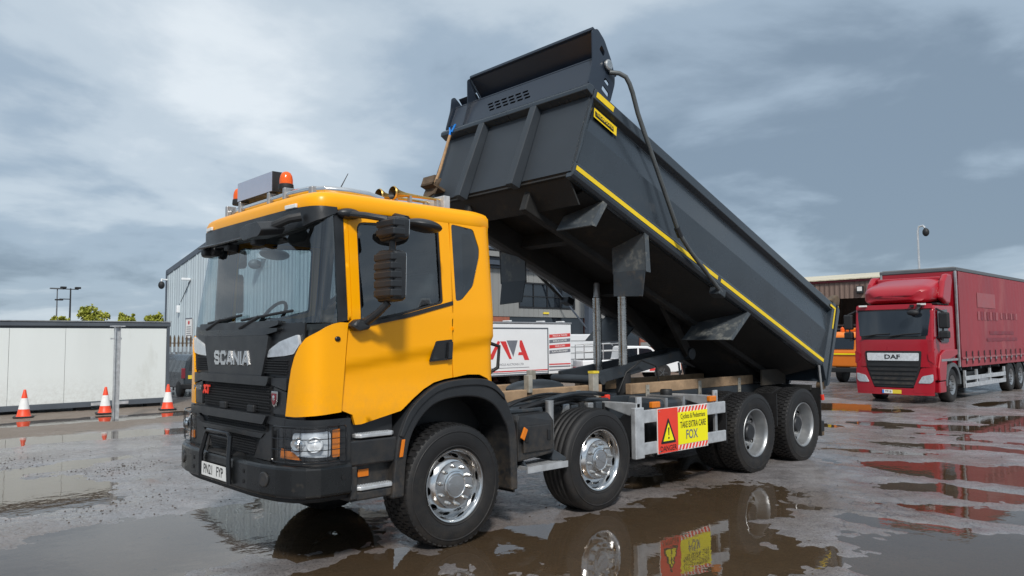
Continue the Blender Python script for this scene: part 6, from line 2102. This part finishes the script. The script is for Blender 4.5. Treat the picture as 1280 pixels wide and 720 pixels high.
for s in (-1, 1):
    yo = dm + s * 1.0
    yi = dm + s * .50
    fpanel('bumper_corner', rounded([(dm + s * .99, .95), (dm + s * .70, .95), (dm + s * .62, .74), (dm + s * .50, .43), (dm + s * .50, .30), (dm + s * .98, .30), (dm + s * 1.0, .60)], .04), fx - .03, 'red_truck', .10)
    hl_ = fpanel('headlamp', rounded([(dm + s * .97, .80), (dm + s * .72, .74), (dm + s * .62, .56), (dm + s * .90, .56), (dm + s * .97, .62)], .03), fx - .042, 'lens_clear', .02)
    fpanel('headlamp_lens', rounded([(dm + s * .975, .81), (dm + s * .715, .75), (dm + s * .61, .55), (dm + s * .905, .55), (dm + s * .975, .62)], .03), fx - .055, 'lens_glass', 0, parent=hl_)
    fpanel('corner_vane', rounded([(dm + s * 1.01, 1.40), (dm + s * .86, 1.34), (dm + s * .88, 1.16), (dm + s * 1.01, 1.05)], .03), fx - .03, 'red_truck', .06)
fpanel('bumper_middle', rounded([(dm - .60, .42), (dm + .60, .42), (dm + .98, .30), (dm + .98, .24), (dm - .98, .24), (dm - .98, .30)], .02), fx - .025, 'red_truck', .10)
pt = MB().box(fx - .045, fx - .03, dm - .20, dm + .28, .27, .37).build('number_plate', 'number_yellow', DF)
MB().box(fx - .049, fx - .046, dm + .02, dm + .28, .272, .368).build('plate_field', 'sign_white', pt)
MB().box(fx - .0495, fx - .0465, dm + .235, dm + .278, .273, .367).build('plate_band', 'blue_plastic', pt)
text('YP16', .085, (fx - .051, dm + .13, .32), (0, -1, 0), (0, 0, 1), 'ink', pt, bold=.012, sx=.9)
for y0, y1 in ((dm + .75, dm + .05), (dm + .05, dm - .70)):
    MB().tube([(fx - .02, y0, 1.79), (fx + .0, (y0 + y1) / 2, 1.84), (fx + .0, y1, 1.86)], .018, 6).build('wiper', 'soft_black', DF)
for y in (dm - .75, dm + .75):
    MB().box(fx + .04, fx + .10, y - .10, y + .10, 2.60, 2.645).build('marker_lamp', 'sign_white', DF)
MB().sphere((fx - .12, dl + .42, 2.40), .10, .15, .08).build('front_mirror', 'soft_black', DF)
MB().tube([(fx - .1, dl + .36, 2.44), (fx + .05, dl + .3, 2.56)], .03, 8).build('front_mirror_arm', 'soft_black', DF)
for y in (dl + .32, dl + .5):
    MB().box(fx + .0, fx + .12, y - .04, y + .04, 2.55, 2.62).build('camera_housing', 'soft_black', DF)
for s, yy in ((-1, dl), (1, dr_)):
    MB().prism([(x, yy + s * .003, z) for x, z in ((17.52, 1.72), (17.50, 2.46), (18.25, 2.50), (18.30, 1.62), (17.75, 1.62))], (0, s * .01, 0)).build('side_window', 'window_dark', DF)
    MB().prism([(x, yy - s * .02, z) for x, z in ((17.40, .62), (17.36, .95), (17.55, 1.30), (17.9, 1.42), (18.88, 1.42), (18.88, 1.28), (18.0, 1.12), (17.85, .62))], (0, s * .06, 0)).build('side_vane', 'red_truck', DF, bevel=.02)
    MB().box(17.55, 18.88, yy + s * .035, yy + s * .045, 1.12, 1.18).build('silver_strip', 'dull_aluminium', DF)
    arch = [(18.5 + .60 * math.cos(R(a)), .47 + .60 * math.sin(R(a))) for a in range(0, 181, 15)] + [(18.5 + .50 * math.cos(R(a)), .47 + .50 * math.sin(R(a))) for a in range(180, -1, -15)]
    MB().prism([(x, yy + s * .03, z) for x, z in arch], (0, -s * .35, 0)).build('wheel_arch', 'lamp_grey', DF)
    MB().box(17.45, 17.95, yy + s * .01, yy - s * .2, .30, .60).build('step_box', 'red_truck', DF, bevel=.03)
    MB().box(17.50, 17.92, yy + s * .015, yy - s * .1, .62, .70).build('step_tread', 'dull_aluminium', DF)
    ma = MB().tube([(17.42, yy + s * .0, 1.75), (17.32, yy + s * .16, 1.68), (17.34, yy + s * .20, 2.4), (17.44, yy, 2.50)], .03, 8).build('mirror_bracket', 'soft_black', DF)
    for z0, z1 in ((1.98, 2.40), (1.72, 1.92)):
        MB().box(17.28, 17.42, yy + s * .08, yy + s * .33, z0, z1).build('mirror_housing', 'soft_black', ma, bevel=.04)
# roof deflector: rounded fairing with side wing
dv = MB()
nseg = 40
rows = []
for i in range(15):
    t = i / 14
    nose = math.sqrt(1 - (1 - min(1, t / .30)) ** 2) if t < .30 else 1.0
    hw2 = (.55 + .30 * nose) * (1.0 + .08 * t)
    zt = 2.80 + (.24 + .34 * t ** .8) * (.35 + .65 * nose)
    zb = 2.66 + .10 * (1 - nose)
    zc2, hz = (zt + zb) / 2, (zt - zb) / 2
    ring = []
    for k in range(nseg):
        a = 2 * math.pi * k / nseg
        ca, sa = math.cos(a), math.sin(a)
        ring.append((17.28 + 1.15 * t + .10 * (abs(ca) ** 3) * (1 - t), dm + hw2 * math.copysign(abs(ca) ** .45, ca), zc2 + hz * math.copysign(abs(sa) ** .5, sa)))
    rows.append(ring)
vv = [p for r_ in rows for p in r_]
ff = [(i * nseg + k, i * nseg + (k + 1) % nseg, (i + 1) * nseg + (k + 1) % nseg, (i + 1) * nseg + k) for i in range(14) for k in range(nseg)]
ff += [tuple(range(nseg)), tuple(14 * nseg + k for k in range(nseg))]
dv.add(vv, ff, True)
dv.build('roof_deflector', 'red_truck', DF)
for s in (-1, 1):
    yy = dm + s * .86
    MB().prism([(17.95, yy, 2.80), (18.20, yy, 3.28), (18.45, yy, 3.48), (18.80, yy, 3.50), (18.86, yy, 3.30), (18.62, yy, 2.66), (18.3, yy, 2.66)], (0, s * .16, 0)).build('deflector_wing', 'red_truck', DF, bevel=.06, seg=3)
MB().box(18.46, 18.60, dm - .84, dm + .84, 2.66, 3.42).build('deflector_back', 'red_truck', DF, bevel=.04)
MB().box(17.9, 18.8, dl + .1, dr_ - .1, 2.622, 2.68).build('deflector_base', 'soft_black', DF, bevel=.02)
# body
bx0, bx1 = 19.22, 27.6
MB().box(bx0, bx0 + .05, dl, dr_, .95, 3.60).build('body_front_wall', 'red_truck', DF)
MB().box(bx0 - .02, bx1, dl - .02, dr_ + .02, 3.60, 3.70).build('roof_rail', 'lamp_grey', DF, bevel=.015)
MB().box(bx0, bx1, dl + .06, dr_ - .06, 3.70, 3.72).build('roof', 'fascia_grey', DF)
for y in (dl, dr_ - .06):
    MB().box(bx0 - .045, bx0 + .02, y, y + .06, .92, 3.60).build('corner_pillar', 'dull_aluminium', DF, bevel=.012)
MB().box(bx0 + .05, bx1, dl + .10, dr_ - .10, .98, 1.05).build('load_floor', 'underside', DF)
MB().box(bx1 - .05, bx1, dl, dr_, .95, 3.60).build('rear_doors', 'red_truck', DF)
# curtain: hanging folds
for yy, s in ((dl, -1), (dr_, 1)):
    NXc, NZc = 150, 24
    vs, fs = [], []
    for i in range(NXc + 1):
        for j in range(NZc + 1):
            x = bx0 + .07 + (bx1 - .08 - bx0 - .07) * i / NXc
            z = .92 + (3.59 - .92) * j / NZc
            t = (3.59 - z) / 2.67
            fold = .6 * (.012 * math.sin(x * 9.3 + .8 * math.sin(z * 2)) * (1 - t * .5) + .016 * math.sin(x * 4.1 + 1.7 + z * .7) * t + .010 * math.sin(z * 7 + x * 3.0) * (t > .75))
            vs.append((x, yy + s * (.006 + abs(fold)), z))
    for i in range(NXc):
        for j in range(NZc):
            a = i * (NZc + 1) + j
            fs.append((a, a + NZc + 1, a + NZc + 2, a + 1))
    cuo = MB().add(vs, fs, True).build('curtain', 'red_curtain', DF)
    for i in range(14):
        x = bx0 + .40 + i * .56
        MB().box(x, x + .05, yy + s * .03, yy + s * .04, 1.0, 1.36).build('strap', 'soft_black', cuo)
        MB().box(x - .01, x + .06, yy + s * .04, yy + s * .055, 1.08, 1.16).build('buckle', 'dull_aluminium', cuo)
    MB().box(bx0 + .08, bx1 - .1, yy + s * .032, yy + s * .036, 1.14, 1.20).build('curtain_band', 'pale_red_print', cuo)
    if s < 0:
        yp = dl - .020
        MB().box(20.9, 22.7, yp - .0015, yp, 2.62, 3.05).build('faded_panel', 'pale_red_print', cuo)
        for x0, x1, z0, z1 in ((20.9, 23.0, 2.25, 2.50), (23.2, 25.2, 2.30, 2.50)):
            n_ = 7
            for i in range(n_):
                a = x0 + (x1 - x0) * i / n_
                MB().box(a, a + (x1 - x0) / n_ * .72, yp - .0015, yp, z0, z1).build('faded_letter', 'dark_red_print' if i % 2 else 'pale_red_print', cuo)
        for x0, x1, z0, z1 in ((22.0, 24.6, 1.82, 1.92), (21.7, 25.0, 1.62, 1.72)):
            MB().box(x0, x1, yp - .0015, yp, z0, z1).build('faded_line', 'dark_red_print', cuo)
# chassis, wheels, side guards
for y in (dm - .38, dm + .38):
    MB().box(17.6, 27.4, y - .04, y + .04, .60, .82).build('chassis_rail', 'underside', DF)
for i in range(9):
    x = 19.6 + i * .92
    MB().box(x, x + .08, dl + .12, dr_ - .12, .82, .978).build('cross_bearer', 'lamp_grey', DF)
dwl = MB().lathe([(-.06, .001), (-.07, .07), (-.04, .11), (-.03, .18), (-.10, .235), (-.115, .26), (-.12, .30), (-.13, .38), (-.11, .45), (-.09, .465), (.12, .465), (.13, .38), (.13, .001)], n=32).mesh('tyre')
dwl.materials.append(MATS['rubber'])
drim = MB().lathe([(-.085, .001), (-.088, .09), (-.065, .12), (-.05, .19), (-.11, .232), (-.122, .262)], n=32).mesh('rim')
drim.materials.append(MATS['silver_rim'])
dnut = MB()
for k in range(10):
    a = 2 * math.pi * k / 10
    dnut.lathe([(-.11, .001), (-.11, .014), (-.06, .016)], (.155 * math.cos(a), 0, .155 * math.sin(a)), n=6)
dnut = dnut.mesh('wheel_nuts'); dnut.materials.append(MATS['dark_metal'])
for x in (18.5, 24.2, 25.32):
    MB().tube([(x, dl + .2, .465), (x, dr_ - .2, .465)], .07, 10).build('axle', 'underside', DF)
    for s, yy in ((-1, dl + .14), (1, dr_ - .14)):
        h = bpy.data.objects.new('wheel', dwl)
        COL.objects.link(h)
        h.parent = DF; h.matrix_parent_inverse = WM[DF].inverted()
        h.location = (x, yy, .465); h.rotation_euler = (0, 0, 0 if s < 0 else math.pi)
        for nm, me_ in (('rim', drim), ('wheel_nuts', dnut)):
            o = bpy.data.objects.new(nm, me_); COL.objects.link(o); o.parent = h
            if nm == 'wheel_nuts': o['kind'] = 'stuff'
for s, yy in ((-1, dl), (1, dr_)):
    for x in (24.2, 25.32):
        arch = [(x + .55 * math.cos(R(a)), .47 + .55 * math.sin(R(a))) for a in range(10, 171, 16)] + [(x + .51 * math.cos(R(a)), .47 + .51 * math.sin(R(a))) for a in range(170, 9, -16)]
        MB().prism([(q[0], yy + s * .0, q[1]) for q in arch], (0, -s * .4, 0)).build('mudguard', 'soft_black', DF)
    for z0, z1, xx in ((.54, .66, 19.55), (.34, .46, 19.55)):
        MB().box(xx, 23.5, yy + s * .012, yy - s * .02, z0, z1).build('side_guard_rail', 'galvanised', DF, bevel=.006)
    for x in (19.55, 20.6, 21.9, 23.4):
        MB().box(x, x + .10, yy - s * .001, yy - s * .05, .34, .82).build('side_guard_post', 'galvanised', DF)
    MB().box(20.0, 21.2, yy - s * .10, yy - s * .5, .30, .78).build('side_tank', 'soft_black', DF, bevel=.06)
MB().box(17.6, 18.8, dm - .4, dm + .4, .35, .62).build('engine_sump', 'underside', DF)
MB().box(18.9, 19.2, dl + .2, dr_ - .2, .62, 1.6).build('cab_back_equipment', 'soft_black', DF)
